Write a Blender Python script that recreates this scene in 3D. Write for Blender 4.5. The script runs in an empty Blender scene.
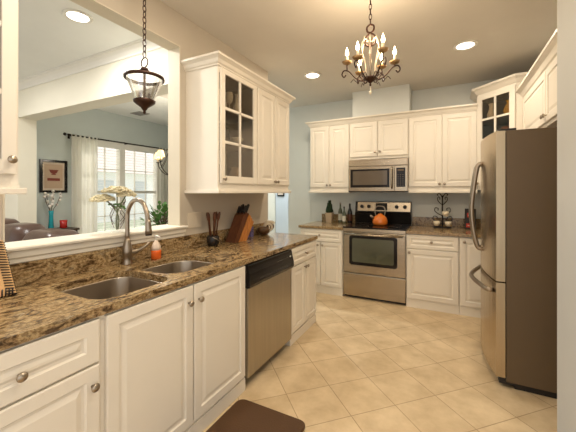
import bpy, bmesh, math, random
from mathutils import Vector, Matrix
random.seed(7)
PI = math.pi
SC = bpy.context.scene
COL = SC.collection
R = math.radians

# ------------------------------------------------------------------ camera
cam_d = bpy.data.cameras.new('camera'); cam = bpy.data.objects.new('camera', cam_d); COL.objects.link(cam)
cam.location = (0, 0, 1.37); cam.rotation_euler = (R(90), 0, R(27.295))
cam_d.sensor_width = 36; cam_d.lens = 36 * 312 / 576; cam_d.shift_y = -(216 - 192.3) / 576
cam_d.clip_start = 0.02
SC.camera = cam

# ------------------------------------------------------------------ world, exposure
W = bpy.data.worlds.new('world'); SC.world = W; W.use_nodes = True
wb = W.node_tree.nodes['Background']; wb.inputs[0].default_value = (1.0, 0.97, 0.93, 1); wb.inputs[1].default_value = 1.45
SC.view_settings.view_transform = 'Standard'; SC.view_settings.look = 'None'
SC.view_settings.exposure = -0.06; SC.view_settings.gamma = 1; SC.view_settings.use_curve_mapping = False

def light(name, kind, loc, power, color=(1, 1, 1), rot=(0, 0, 0), **kw):
    d = bpy.data.lights.new(name, kind); d.energy = power; d.color = color
    for k, v in kw.items(): setattr(d, k, v)
    o = bpy.data.objects.new(name, d); o.location = loc; o.rotation_euler = rot; COL.objects.link(o); return o
WARM = (1.0, 0.85, 0.66)
CEIL = 2.79
DOWN = [(-1.47, 3.5), (0.14, 3.46), (-1.05, 1.0), (0.1, 0.9), (-0.6, -0.9)]
DOWN2 = [(-2.66, 1.46), (-4.3, 0.9)]

light('sun', 'SUN', (-9, 6, 8), 5.0, (1, .96, .9), (R(-12), R(-48), 0), angle=R(2))
# ------------------------------------------------------------------ materials
def mat(name, color, rough=0.5, metal=0.0, spec=0.5, coat=0.0, emit=None, estr=0, bump=0, bscale=60, var=0, vscale=5, alpha=1, trans=0, ior=1.45, stretch=(1, 1, 1)):
    m = bpy.data.materials.new(name); m.use_nodes = True
    nt = m.node_tree; b = nt.nodes['Principled BSDF']
    b.inputs['Base Color'].default_value = (*color, 1); b.inputs['Roughness'].default_value = rough
    b.inputs['Metallic'].default_value = metal; b.inputs['Specular IOR Level'].default_value = spec
    b.inputs['Coat Weight'].default_value = coat; b.inputs['Coat Roughness'].default_value = .1
    b.inputs['Transmission Weight'].default_value = trans; b.inputs['IOR'].default_value = ior
    if emit: b.inputs['Emission Color'].default_value = (*emit, 1); b.inputs['Emission Strength'].default_value = estr
    tc = nt.nodes.new('ShaderNodeTexCoord'); mp = nt.nodes.new('ShaderNodeMapping'); mp.inputs['Scale'].default_value = stretch
    nt.links.new(tc.outputs['Object'], mp.inputs['Vector'])
    n = nt.nodes.new('ShaderNodeTexNoise'); n.inputs['Scale'].default_value = vscale; n.inputs['Detail'].default_value = 4
    nt.links.new(mp.outputs[0], n.inputs['Vector'])
    rp = nt.nodes.new('ShaderNodeValToRGB')
    v = max(var, .015)
    rp.color_ramp.elements[0].position = .3; rp.color_ramp.elements[1].position = .7
    rp.color_ramp.elements[0].color = (*[c * (1 - v) for c in color], 1)
    rp.color_ramp.elements[1].color = (*[min(1, c * (1 + v)) for c in color], 1)
    nt.links.new(n.outputs['Fac'], rp.inputs[0]); nt.links.new(rp.outputs[0], b.inputs['Base Color'])
    if bump:
        n2 = nt.nodes.new('ShaderNodeTexNoise'); n2.inputs['Scale'].default_value = bscale
        nt.links.new(mp.outputs[0], n2.inputs['Vector'])
        bp = nt.nodes.new('ShaderNodeBump'); bp.inputs['Strength'].default_value = bump; bp.inputs['Distance'].default_value = .01
        nt.links.new(n2.outputs['Fac'], bp.inputs['Height']); nt.links.new(bp.outputs[0], b.inputs['Normal'])
    return m

def glass_mat(name, tint=(1, 1, 1), gloss=.08, trans_c=(.95, .95, .95), fac=.12, mult=.22):
    m = bpy.data.materials.new(name); m.use_nodes = True; nt = m.node_tree; nt.nodes.clear()
    o = nt.nodes.new('ShaderNodeOutputMaterial'); mx = nt.nodes.new('ShaderNodeMixShader')
    t = nt.nodes.new('ShaderNodeBsdfTransparent'); g = nt.nodes.new('ShaderNodeBsdfGlossy')
    t.inputs[0].default_value = (*trans_c, 1); g.inputs[0].default_value = (*tint, 1); g.inputs['Roughness'].default_value = gloss
    fr = nt.nodes.new('ShaderNodeLayerWeight'); fr.inputs[0].default_value = .3
    mu = nt.nodes.new('ShaderNodeMath'); mu.operation = 'MULTIPLY_ADD'; mu.inputs[1].default_value = mult; mu.inputs[2].default_value = fac
    nt.links.new(fr.outputs['Facing'], mu.inputs[0]); nt.links.new(mu.outputs[0], mx.inputs[0])
    nt.links.new(t.outputs[0], mx.inputs[1]); nt.links.new(g.outputs[0], mx.inputs[2]); nt.links.new(mx.outputs[0], o.inputs[0])
    return m

def granite():
    m = bpy.data.materials.new('granite'); m.use_nodes = True; nt = m.node_tree; b = nt.nodes['Principled BSDF']
    L = nt.links.new; N = nt.nodes.new
    tc = N('ShaderNodeTexCoord'); mp = N('ShaderNodeMapping'); mp.inputs['Scale'].default_value = (3.4, 1.1, 3.4); mp.inputs['Rotation'].default_value = (0, 0, R(-14))
    L(tc.outputs['Object'], mp.inputs[0])
    n1 = N('ShaderNodeTexNoise'); n1.inputs['Scale'].default_value = 8; n1.inputs['Detail'].default_value = 9; n1.inputs['Roughness'].default_value = .7; n1.inputs['Distortion'].default_value = 1.1
    L(mp.outputs[0], n1.inputs['Vector'])
    r1 = N('ShaderNodeValToRGB'); cr = r1.color_ramp
    stops = [(.30, (.03, .019, .011)), (.42, (.12, .072, .034)), (.48, (.33, .215, .10)), (.54, (.46, .34, .18)), (.60, (.19, .125, .062)), (.70, (.62, .53, .37))]
    cr.elements[0].position = stops[0][0]; cr.elements[0].color = (*stops[0][1], 1)
    cr.elements[1].position = stops[-1][0]; cr.elements[1].color = (*stops[-1][1], 1)
    for p, c in stops[1:-1]:
        e = cr.elements.new(p); e.color = (*c, 1)
    L(n1.outputs['Fac'], r1.inputs[0])
    n2 = N('ShaderNodeTexNoise'); n2.inputs['Scale'].default_value = 70; n2.inputs['Detail'].default_value = 3
    L(tc.outputs['Object'], n2.inputs['Vector'])
    r2 = N('ShaderNodeValToRGB'); r2.color_ramp.elements[0].position = .38; r2.color_ramp.elements[0].color = (.45, .4, .35, 1); r2.color_ramp.elements[1].position = .56
    L(n2.outputs['Fac'], r2.inputs[0])
    mx = N('ShaderNodeMixRGB'); mx.blend_type = 'MULTIPLY'; mx.inputs[0].default_value = .75
    L(r1.outputs[0], mx.inputs[1]); L(r2.outputs[0], mx.inputs[2]); L(mx.outputs[0], b.inputs['Base Color'])
    b.inputs['Roughness'].default_value = .16; b.inputs['Specular IOR Level'].default_value = .42
    return m

def tile_floor():
    m = bpy.data.materials.new('floor_tile'); m.use_nodes = True; nt = m.node_tree; b = nt.nodes['Principled BSDF']
    L = nt.links.new; N = nt.nodes.new
    tc = N('ShaderNodeTexCoord'); mp = N('ShaderNodeMapping'); mp.inputs['Rotation'].default_value = (0, 0, R(-45))
    s = TILE; mp.inputs['Location'].default_value = (-TOFF[0], -TOFF[1], 0)
    L(tc.outputs['Object'], mp.inputs[0])
    br = N('ShaderNodeTexBrick'); br.offset = 0; br.squash = 1; br.inputs['Scale'].default_value = 1
    br.inputs['Brick Width'].default_value = s; br.inputs['Row Height'].default_value = s
    br.inputs['Mortar Size'].default_value = .003; br.inputs['Mortar Smooth'].default_value = .3; br.inputs['Bias'].default_value = 0
    br.inputs['Color1'].default_value = (.64, .50, .315, 1); br.inputs['Color2'].default_value = (.71, .565, .365, 1); br.inputs['Mortar'].default_value = (.40, .285, .165, 1)
    L(mp.outputs[0], br.inputs['Vector'])
    n = N('ShaderNodeTexNoise'); n.inputs['Scale'].default_value = 5; n.inputs['Detail'].default_value = 6; n.inputs['Roughness'].default_value = .6
    L(tc.outputs['Object'], n.inputs['Vector'])
    r = N('ShaderNodeValToRGB'); r.color_ramp.elements[0].position = .3; r.color_ramp.elements[0].color = (.74, .70, .64, 1)
    r.color_ramp.elements[1].position = .65; r.color_ramp.elements[1].color = (1.0, 1.0, 1.0, 1)
    L(n.outputs['Fac'], r.inputs[0])
    mx = N('ShaderNodeMixRGB'); mx.blend_type = 'MULTIPLY'; mx.inputs[0].default_value = 1
    L(br.outputs['Color'], mx.inputs[1]); L(r.outputs[0], mx.inputs[2]); L(mx.outputs[0], b.inputs['Base Color'])
    bp = N('ShaderNodeBump'); bp.inputs['Strength'].default_value = .35; bp.inputs['Distance'].default_value = .003; bp.invert = True
    L(br.outputs['Fac'], bp.inputs['Height']); L(bp.outputs[0], b.inputs['Normal'])
    b.inputs['Roughness'].default_value = .36
    return m
TILE = .3173; TOFF = (.950, 1.703)

M = {}
M['cab'] = mat('cabinet_paint', (.79, .735, .64), .35, var=.01)
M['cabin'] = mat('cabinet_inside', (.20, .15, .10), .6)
M['wallk'] = mat('left_wall_color', (.56, .495, .40), .85, bump=.03, bscale=200)  # warmer tone than the back wall
M['wallb'] = mat('back_wall_color', (.66, .68, .65), .85, bump=.03, bscale=200)  # cooler, lighter tone than the left wall
M['wallg'] = mat('light_grey_wall_paint', (.49, .50, .49), .85, bump=.03, bscale=200)
M['walll'] = mat('living_wall_paint', (.56, .61, .59), .85)
M['cream'] = mat('cream_paint', (.80, .76, .64), .7)
M['ceil'] = mat('ceiling_paint', (.68, .64, .57), .9)
M['ceil2'] = mat('white_ceiling_paint', (.84, .85, .82), .9)
M['trim'] = mat('white_trim_paint', (.83, .79, .69), .4)
M['granite'] = granite()
M['ventm'] = mat('vent_metal', (.30, .29, .27), .5)
M['jamb'] = mat('dimmed_jamb_paint', (.66, .60, .48), .6)  # colour darkened to offset the strong light on this face
M['floor'] = tile_floor()
M['bounce_floor'] = mat('living_bounce_floor', (.62, .57, .48), .95, bump=.4, bscale=300)  # unseen floor, made pale to bounce light up to the ceiling
M['steel_g'] = mat('warm_brushed_steel', (.50, .405, .28), .27, 1.0, var=.05, vscale=40, stretch=(1, 1, .05))
M['steel'] = mat('brushed_steel', (.45, .41, .34), .33, 1.0, var=.05, vscale=40, stretch=(1, 1, .05))
M['steel_h'] = mat('brushed_steel_across', (.42, .35, .26), .25, 1.0, var=.05, vscale=40, stretch=(.05, .05, 1))
M['sink'] = mat('sink_steel', (.42, .36, .29), .28, 1.0)
M['nickel'] = mat('brushed_nickel', (.36, .30, .235), .3, 1.0)
M['knob'] = mat('knob_nickel', (.40, .34, .27), .3, 1.0)
M['black'] = mat('black_gloss', (.010, .008, .007), .12, spec=.35)
M['blackm'] = mat('black_matte', (.02, .017, .015), .5)
M['fridge_side'] = mat('fridge_side_paint', (.120, .080, .043), .45, bump=.08, bscale=300)
M['bronze'] = mat('dark_bronze', (.045, .018, .009), .4, .5, var=.3, vscale=30)
M['brass'] = mat('antique_gold_leaf', (.33, .20, .085), .4, .5, var=.3, vscale=40)
M['iron'] = mat('wrought_iron', (.02, .014, .010), .5, .3)
M['glass'] = glass_mat('clear_glass', fac=.03, trans_c=(.97, .97, .97))
M['lglass'] = glass_mat('lantern_glass', fac=.10, mult=.8, trans_c=(.93, .93, .93))
M['smoke'] = glass_mat('cabinet_glass', trans_c=(.80, .76, .70), fac=.04)
M['candle'] = mat('candle_sleeve', (.85, .72, .5), .6)
M['bulb'] = mat('lit_bulb', (1, .85, .6), .4, emit=(1, .78, .48), estr=14)
M['shade'] = mat('lit_lamp_shade', (.9, .7, .4), .7, emit=(1, .72, .35), estr=1.3)
M['downlight'] = mat('downlight_lens', (1, .95, .85), .5, emit=(1, .93, .8), estr=6)
M['white'] = mat('white_paint', (.82, .80, .74), .5)
M['plastic'] = mat('ivory_plastic', (.66, .58, .46), .4)
M['leather'] = mat('brown_leather', (.085, .05, .038), .28, bump=.15, bscale=80, var=.15)
M['sheer'] = None
M['teal'] = mat('teal_glass', (.02, .30, .36), .1)
M['red'] = mat('red_glass', (.42, .02, .015), .2)
M['petal'] = mat('cream_petals', (.72, .66, .46), .8, bump=.8, bscale=90, var=.2, vscale=60)
M['green'] = mat('leaf_green', (.08, .20, .04), .5, var=.4, vscale=30)
M['dgreen'] = mat('dark_green', (.012, .035, .010), .7, bump=1, bscale=120, var=.4, vscale=60)
M['stem'] = mat('stem_green', (.13, .16, .06), .6)
M['cotton'] = mat('cotton_white', (.75, .70, .64), .9)
M['twig'] = mat('twig_brown', (.10, .06, .04), .8)
M['orange'] = mat('orange_enamel', (.62, .16, .018), .15, coat=.5)
M['soap'] = mat('orange_soap', (.75, .13, .02), .15)
M['pump'] = mat('pale_pump', (.80, .66, .55), .3)
M['wood_d'] = mat('dark_red_wood', (.105, .034, .013), .35, var=.25, vscale=10, stretch=(6, 6, 1))
M['wood_o'] = mat('orange_wood', (.50, .20, .05), .35, var=.2, vscale=10, stretch=(6, 6, 1))
M['wood_t'] = mat('tan_board', (.55, .33, .14), .5, var=.2, vscale=10)
M['purple'] = mat('purple_blue_tile', (.10, .09, .22), .4, var=.7, vscale=60)
M['shell'] = mat('brown_shell', (.10, .05, .02), .3, var=.5, vscale=40)
M['ivory'] = mat('ivory_ceramic', (.72, .63, .47), .35)
M['mat'] = mat('brown_foam_mat', (.08, .036, .012), .6, bump=.25, bscale=120)
M['paper'] = mat('aged_paper', (.50, .36, .25), .8)
M['mount'] = mat('picture_mount', (.66, .55, .43), .8)
M['darkred'] = mat('dark_red_print', (.20, .035, .02), .7)
M['yellow'] = mat('yellow_glaze', (.75, .42, .03), .25)
M['copper'] = mat('copper_brown', (.35, .13, .05), .4, .3)
M['pot'] = mat('beige_pot', (.42, .32, .21), .5)
M['crock'] = mat('dark_crock', (.018, .015, .014), .15)
M['label'] = mat('bottle_label', (.62, .6, .5), .6)
M['bottle_g'] = mat('bottle_green_glass', (.22, .25, .17), .08, trans=.5)
M['bottle_d'] = mat('bottle_dark_glass', (.015, .015, .02), .08)
M['redlab'] = mat('red_label', (.50, .045, .025), .5)
M['darkwood'] = mat('dark_furniture_wood', (.05, .028, .016), .35)
M['oven_glass'] = mat('oven_window', (.075, .08, .05), .06, spec=.9)  # green tint paints a reflection into the glass colour
M['mw_glass'] = mat('microwave_window', (.10, .075, .05), .1, spec=.8)
M['siding'] = mat('overexposed_siding', (.90, .92, .94), .8)  # near-white, so overexposed daylight is put into the colour
M['roof'] = mat('overexposed_roof', (.88, .80, .76), .8)  # roof colour lifted to read as blown out by daylight
M['grass'] = mat('lawn', (.6, .66, .5), .9, var=.3)
M['door'] = mat('pale_blue_door_paint', (.62, .66, .70), .5)

def sheer():
    m = bpy.data.materials.new('sheer_curtain'); m.use_nodes = True; nt = m.node_tree; nt.nodes.clear()
    o = nt.nodes.new('ShaderNodeOutputMaterial'); a = nt.nodes.new('ShaderNodeMixShader'); c = nt.nodes.new('ShaderNodeMixShader')
    d = nt.nodes.new('ShaderNodeBsdfDiffuse'); t = nt.nodes.new('ShaderNodeBsdfTranslucent'); x = nt.nodes.new('ShaderNodeBsdfTransparent')
    w = nt.nodes.new('ShaderNodeTexNoise'); w.inputs['Scale'].default_value = 300
    mr = nt.nodes.new('ShaderNodeMapRange'); mr.inputs['To Min'].default_value = .0; mr.inputs['To Max'].default_value = .12
    nt.links.new(w.outputs['Fac'], mr.inputs[0])
    for n in (d, t): n.inputs[0].default_value = (.95, .94, .90, 1)
    a.inputs[0].default_value = .75
    nt.links.new(d.outputs[0], a.inputs[1]); nt.links.new(t.outputs[0], a.inputs[2])
    nt.links.new(mr.outputs[0], c.inputs[0]); nt.links.new(a.outputs[0], c.inputs[1]); nt.links.new(x.outputs[0], c.inputs[2]); nt.links.new(c.outputs[0], o.inputs[0])
    return m
M['sheer'] = sheer()

# ------------------------------------------------------------------ mesh builder
class MB:
    def __init__(s, M4=None): s.bm = bmesh.new(); s.M = M4 or Matrix()
    def _v(s, p): return s.bm.verts.new(s.M @ Vector(p))
    def box(s, x0, x1, y0, y1, z0, z1, bev=0):
        b2 = bmesh.new()
        vs = [b2.verts.new((x, y, z)) for x in (x0, x1) for y in (y0, y1) for z in (z0, z1)]
        for f in ((0, 1, 3, 2), (4, 6, 7, 5), (0, 4, 5, 1), (2, 3, 7, 6), (0, 2, 6, 4), (1, 5, 7, 3)): b2.faces.new([vs[i] for i in f])
        if bev: bmesh.ops.bevel(b2, geom=b2.edges[:], offset=bev, segments=2, affect='EDGES', profile=.6)
        s.merge(b2); return s
    def merge(s, b2, T=None):
        T = s.M @ (T or Matrix()); mp = {v: s.bm.verts.new(T @ v.co) for v in b2.verts}
        for f in b2.faces:
            try: n = s.bm.faces.new([mp[v] for v in f.verts]); n.smooth = f.smooth
            except ValueError: pass
        b2.free()
    def loops(s, Ls, cap0=True, cap1=True, closed=True, smooth=True):
        rings = [[s._v(p) for p in l] for l in Ls]; n = len(rings[0])
        for a, b in zip(rings, rings[1:]):
            for i in range(n if closed else n - 1):
                try: f = s.bm.faces.new((a[i], a[(i + 1) % n], b[(i + 1) % n], b[i])); f.smooth = smooth
                except ValueError: pass
        if cap0: s.bm.faces.new(rings[0][::-1])
        if cap1: s.bm.faces.new(rings[-1])
        return s
    def lathe(s, prof, c=(0, 0, 0), n=20, cap0=True, cap1=True, axis='z', smooth=True, sx=1, sy=1):
        Ls = []
        for r, z in prof:
            r = max(r, .0004); l = []
            for i in range(n):
                a = 2 * PI * i / n; x, y = r * math.cos(a) * sx, r * math.sin(a) * sy
                p = {'z': (x, y, z), 'y': (x, z, -y), 'x': (z, x, y)}[axis]
                l.append((c[0] + p[0], c[1] + p[1], c[2] + p[2]))
            Ls.append(l)
        return s.loops(Ls, cap0, cap1, smooth=smooth)
    def tube(s, pts, r, n=8, closed=False):
        P = [Vector(p) for p in pts]; k = len(P); Ls = []
        rr = r if isinstance(r, (list, tuple)) else [r] * k
        up = None
        for i in range(k):
            if closed: t = (P[(i + 1) % k] - P[i - 1])
            else: t = P[min(i + 1, k - 1)] - P[max(i - 1, 0)]
            t.normalize()
            if up is None:
                up = Vector((0, 0, 1)) if abs(t.z) < .9 else Vector((1, 0, 0))
            u = (up - t * up.dot(t)); 
            if u.length < 1e-5: u = t.orthogonal()
            u.normalize(); w = t.cross(u); up = u
            Ls.append([P[i] + (u * math.cos(2 * PI * j / n) + w * math.sin(2 * PI * j / n)) * rr[i] for j in range(n)])
        if closed: Ls.append(Ls[0]); return s.loops(Ls, False, False)
        return s.loops(Ls)
    def cyl(s, a, b, r, n=16, r2=None): return s.tube([a, b], [r, r if r2 is None else r2], n)
    def ball(s, c, r, sx=1, sy=1, sz=1, n=14):
        k = 8; return s.lathe([(r * math.sin(PI * i / k), -r * math.cos(PI * i / k) * sz) for i in range(k + 1)], c, n, sx=sx, sy=sy)
    def prism(s, poly, z0, z1, plane='xy', smooth=False):
        f = {'xy': lambda a, b, c: (a, b, c), 'yz': lambda a, b, c: (c, a, b), 'xz': lambda a, b, c: (a, c, b)}[plane]
        return s.loops([[f(a, b, z0) for a, b in poly], [f(a, b, z1) for a, b in poly]], smooth=smooth)
    def slab(s, outer, holes, z0, z1):
        b2 = bmesh.new(); es = []
        for lp in [outer] + holes:
            vs = [b2.verts.new((x, y, z1)) for x, y in lp]
            for i in range(len(vs)): es.append(b2.edges.new((vs[i], vs[(i + 1) % len(vs)])))
        bmesh.ops.triangle_fill(b2, use_beauty=True, edges=es)
        r = bmesh.ops.extrude_face_region(b2, geom=b2.faces[:])
        bmesh.ops.translate(b2, verts=[g for g in r['geom'] if isinstance(g, bmesh.types.BMVert)], vec=(0, 0, z0 - z1))
        s.merge(b2); return s
    def rings(s, x0, x1, z0, z1, prof):
        """raised panel: prof = (inset, y) list"""
        Ls = [[(x0 + i, y, z0 + i), (x1 - i, y, z0 + i), (x1 - i, y, z1 - i), (x0 + i, y, z1 - i)] for i, y in prof]
        return s.loops(Ls, smooth=False)

def link(name, mb, m, parent=None, sub=None, shade=True):
    """link mesh built in world space; parent = thing empty, sub = part under which it goes"""
    bmesh.ops.recalc_face_normals(mb.bm, faces=mb.bm.faces[:])
    me = bpy.data.meshes.new(name); mb.bm.to_mesh(me); mb.bm.free()
    o = bpy.data.objects.new(name, me); me.materials.append(m); COL.objects.link(o)
    root = sub.parent if (sub is not None and sub.parent) else (sub if sub is not None else parent)
    if root is not None:
        me.transform(Matrix.Translation(-root.location)); o.parent = sub if sub is not None else parent
    else:
        if me.vertices:
            xs = [v.co for v in me.vertices]
            c = Vector(((min(v.x for v in xs) + max(v.x for v in xs)) / 2, (min(v.y for v in xs) + max(v.y for v in xs)) / 2, min(v.z for v in xs)))
            me.transform(Matrix.Translation(-c)); o.location = c
    return o
def tag(o, label, cat, group=None, kind=None):
    o['label'] = label; o['category'] = cat
    if group: o['group'] = group
    if kind: o['kind'] = kind
    return o
def thing(name, label, cat, loc, group=None):
    o = bpy.data.objects.new(name, None); o.location = loc; o.empty_display_size = .05; COL.objects.link(o)
    return tag(o, label, cat, group)
def struct(name, mb, m, label=None, parent=None):
    # structures keep world origin so textures stay aligned to the room
    bmesh.ops.recalc_face_normals(mb.bm, faces=mb.bm.faces[:])
    me = bpy.data.meshes.new(name); mb.bm.to_mesh(me); mb.bm.free(); o = bpy.data.objects.new(name, me); me.materials.append(m); COL.objects.link(o)
    if parent is not None: o.parent = parent
    else:
        o['kind'] = 'structure'
        if label: o['label'] = label
    return o
def bez(p, n=24):
    """catmull-rom through points"""
    P = [Vector(q) for q in p]; P = [2 * P[0] - P[1]] + P + [2 * P[-1] - P[-2]]; out = []
    seg = len(P) - 3
    for i in range(seg):
        a, b, c, d = P[i:i + 4]; k = max(2, n // seg)
        for j in range(k):
            t = j / k; out.append(.5 * ((2 * b) + (c - a) * t + (2 * a - 5 * b + 4 * c - d) * t * t + (3 * b - a - 3 * c + d) * t ** 3))
    out.append(P[-2]); return out
def rrect(x0, x1, y0, y1, r, n=5):
    out = []
    for cx, cy, a0 in ((x1 - r, y1 - r, 0), (x0 + r, y1 - r, 90), (x0 + r, y0 + r, 180), (x1 - r, y0 + r, 270)):
        for i in range(n + 1):
            a = R(a0 + 90 * i / n); out.append((cx + r * math.cos(a), cy + r * math.sin(a)))
    return out

XL = -5.36; XW = -1.90; XW2 = -2.02; YB = 4.68; XR = 1.03; YF = -2.2
# ------------------------------------------------------------------ structure
struct('floor', MB().box(-3.0, 2.2, YF, 6.3, -.1, 0).box(-3.8, -3.0, 3.167, 6.3, -.1, 0), M['floor'], 'beige ceramic tile floor laid diagonally')
struct('floor_living', MB().box(-7.5, -3.0, YF, 2.23, -.1, -.001).box(XL - .12, -3.0, 2.23, 6.3, -.1, -.001).box(-3.0, XW2, YF, 3.05, -.02, .001), M['bounce_floor'])
struct('ceiling', MB().box(XW, 2.2, YF, 6.3, CEIL, CEIL + .1).box(-3.8, XW, 3.167, 6.3, CEIL, CEIL + .1), M['ceil'], 'warm white ceiling over the kitchen')
struct('ceiling_living', MB().box(-7.5, XW2, YF, 2.23, CEIL, CEIL + .1).box(XL - .12, XW2, 2.23, 3.05, CEIL, CEIL + .1).box(XL - .12, -3.8, 3.05, 6.3, CEIL, CEIL + .1), M['ceil2'])
LZ = 1.055; OY0 = .70; OY1 = 1.81; OZ = 2.53
w = MB()
w.box(XW2, XW, YF, 3.167, 0, LZ).box(XW2, XW, YF, 3.167, OZ, CEIL).box(XW2, XW, YF, OY0, LZ, OZ).box(XW2, XW, OY1, 3.167, LZ, OZ)
struct('wall_left', w, M['wallk'], 'warm grey wall with the pass-through opening')
t = .008
j = MB().box(XW2 - .004, XW + .004, OY1 - t, OY1, LZ, OZ - t).box(XW2 - .004, XW + .004, OY0, OY0 + t, LZ, OZ - t).box(XW2 - .004, XW + .004, OY0, OY1, OZ - t, OZ)
struct('trim_1', j, M['jamb'], 'cream casing lining the pass-through opening')
struct('wall_hall', MB().box(-3.12, XW2, 3.05, 3.167, 0, CEIL).box(-3.12, -3.0, 3.167, 4.0, 0, CEIL).box(-3.92, -3.0, 4.0, 4.12, 0, CEIL).box(-3.92, -3.8, 4.12, 6.2, 0, CEIL), M['walll'])
struct('wall_back', MB().box(-2.41, 2.0, YB, YB + .12, 0, CEIL).box(-2.41, -2.29, YB + .12, 6.2, 0, CEIL), M['wallb'], 'grey blue wall behind the range')
struct('wall_far', MB().box(XL - .12, 1, 6.2, 6.3, 0, CEIL), M['walll'])
struct('wall_right', MB().box(XR, XR + .12, 2.24, YB, 0, CEIL).box(.537, XR + .12, .3, 2.24, 0, CEIL), M['wallg'], 'light grey wall beside the refrigerator')
struct('wall_chase', MB().box(-1.22, -.46, 4.36, YB, 2.408, CEIL), M['wallb'], 'boxed duct chase above the range cabinets')
# door in the hall behind
dr = struct('door_1', MB().box(-3.5, -3.10, 6.17, 6.2, 0, 2.1), M['door'], 'pale door at the end of the hall')
struct('trim_2', MB().box(-3.72, -3.51, 6.15, 6.2, 0, 2.2), M['trim'])
# living side
struct('wall_beam', MB().box(-7.5, XW2, 2.02, 2.23, 2.355, CEIL), M['cream'], 'cream header beam between the rooms beyond the opening')
struct('wall_pier', MB().box(-7.5, -5.045, 2.02, 2.23, 0, 2.355), M['cream'])
cr = MB()
pr = [(0, 0), (0, -.09), (-.012, -.09), (-.016, -.072), (-.038, -.042), (-.064, -.022), (-.068, -.010), (-.08, -.010), (-.08, 0)]
cr.prism([(2.02 + a, CEIL + b) for a, b in pr], -7.5, XW2, 'yz')
struct('trim_3', cr, M['white'], 'white crown moulding along the header beam')
XL = -5.36
wy0, wy1, wz0, wz1 = 2.93, 4.50, .55, 2.22
w = MB().box(XL - .12, XL, 2.23, wy0, 0, CEIL).box(XL - .12, XL, wy1, 6.3, 0, CEIL).box(XL - .12, XL, wy0, wy1, 0, wz0).box(XL - .12, XL, wy0, wy1, wz1, CEIL)
struct('wall_window', w, M['walll'], 'blue grey wall with the window and the framed picture')
struct('wall_living', MB().box(-7.5, -7.38, YF, 2.23, 0, CEIL), M['cream'])
wf = MB()
wf.box(XL - .10, XL + .02, wy0 - .06, wy0 + .03, wz0, wz1).box(XL - .10, XL + .02, wy1 - .03, wy1 + .06, wz0, wz1).box(XL - .10, XL + .02, wy0 - .06, wy1 + .06, wz1 - .03, wz1 + .07)
wf.box(XL - .10, XL + .04, wy0 - .08, wy1 + .08, wz0 - .04, wz0 + .02)
ym = (wy0 + wy1) / 2
wf.box(XL - .10, XL + .01, ym - .05, ym + .05, wz0, wz1)
for a, b in ((wy0, ym - .05), (ym + .05, wy1)):
    wf.box(XL - .08, XL - .03, a, b, 1.35, 1.40)
    for k in (1, 2):
        y = a + (b - a) * k / 3; wf.box(XL - .07, XL - .045, y - .008, y + .008, wz0, wz1)
    for z in (.95, 1.78): wf.box(XL - .07, XL - .045, a, b, z - .008, z + .008)
win = struct('window_1', wf, M['white'], 'double sash window in the far room')
struct('pane', MB().box(XL - .062, XL - .056, wy0, wy1, wz0, wz1), M['glass'], parent=win)
bl = MB()
for k in range(32):
    z = 2.16 - k * .048
    bl.prism([(XL - .03 + .0, z), (XL + .012, z - .016), (XL + .012, z - .019), (XL - .03, z - .003)], wy0 + .03, ym - .055, 'xz') if False else None
    for a, b in ((wy0 + .035, ym - .055), (ym + .055, wy1 - .035)):
        bl.box(XL - .028, XL - .0, a, b, z - .0015, z + .0015)
bl.box(XL - .03, XL + .012, wy0 + .035, ym - .055, 2.165, 2.19).box(XL - .03, XL + .012, ym + .055, wy1 - .035, 2.165, 2.19)
b = link('window_blind', bl, M['white']); tag(b, 'white horizontal slat blinds in the far window', 'blind')
# outside
struct('ground_outside', MB().box(-30, -7.6, -8, 30, -.5, -.4), M['grass'])
h = thing('neighbour_house', 'house outside the far window, walls and roof whitened to look overexposed', 'house', (-19, 12, -.4))
link('house_wall', MB().box(-22, -18, 4, 15, -.4, 2.6), M['siding'], h)
link('roof', MB().prism([(-22.5, 2.55), (-17.5, 2.55), (-20, 4.4)], 3.6, 15.4, 'xz'), M['roof'], h)
hw = MB()
for y in (6.0, 8.3, 11, 13.3): link('window', MB().box(-18.0, -17.95, y, y + .9, .9, 2.1), M['door'], h)

# ------------------------------------------------------------------ recessed lights
def downlight(x, y, label, power=20, col=WARM):
    t = thing('recessed_light', label, 'ceiling light', (x, y, CEIL - .012))
    link('trim_ring', MB().lathe([(.075, -.0), (.105, -.0), (.105, -.008), (.098, -.012), (.078, -.008)], (x, y, CEIL + .0), 28, False, False), M['white'], t)
    link('lens', MB().lathe([(.0, -.002), (.078, -.002), (.078, -.006), (0, -.006)], (x, y, CEIL), 28), M['downlight'], t)
    light('recessed_lamp', 'AREA', (x, y, CEIL - .02), power, col, shape='DISK', size=.15)
LB = ['recessed ceiling light left of the chandelier, nearer the cabinets', 'recessed ceiling light right of the chandelier above the refrigerator',
      'recessed ceiling light over the sink run, out of frame', 'recessed ceiling light over the kitchen floor, out of frame', 'recessed ceiling light behind the viewer']
for (x, y), l, pw in zip(DOWN, LB, (15, 15, 15, 15, 10)): downlight(x, y, l, pw)
for (x, y), l in zip(DOWN2, ['recessed ceiling light beyond the opening, above the sofa', 'recessed ceiling light further left beyond the opening']): downlight(x, y, l, 26, (1, .97, .92))
downlight(-2.9, 4.9, 'added recessed light that brightens the hall, hidden behind the wall cabinet', 45, (.9, .96, 1))  # lamp and fixture added to light the dark hall
v = MB().box(-5.06, -4.80, 3.66, 3.86, CEIL - .012, CEIL)
for k in range(6): v.box(-5.04, -4.82, 3.68 + k * .03, 3.69 + k * .03, CEIL - .018, CEIL - .012)
tag(link('ceiling_vent', v, M['ventm']), 'grey ceiling vent in the room beyond the opening', 'vent')

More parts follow.
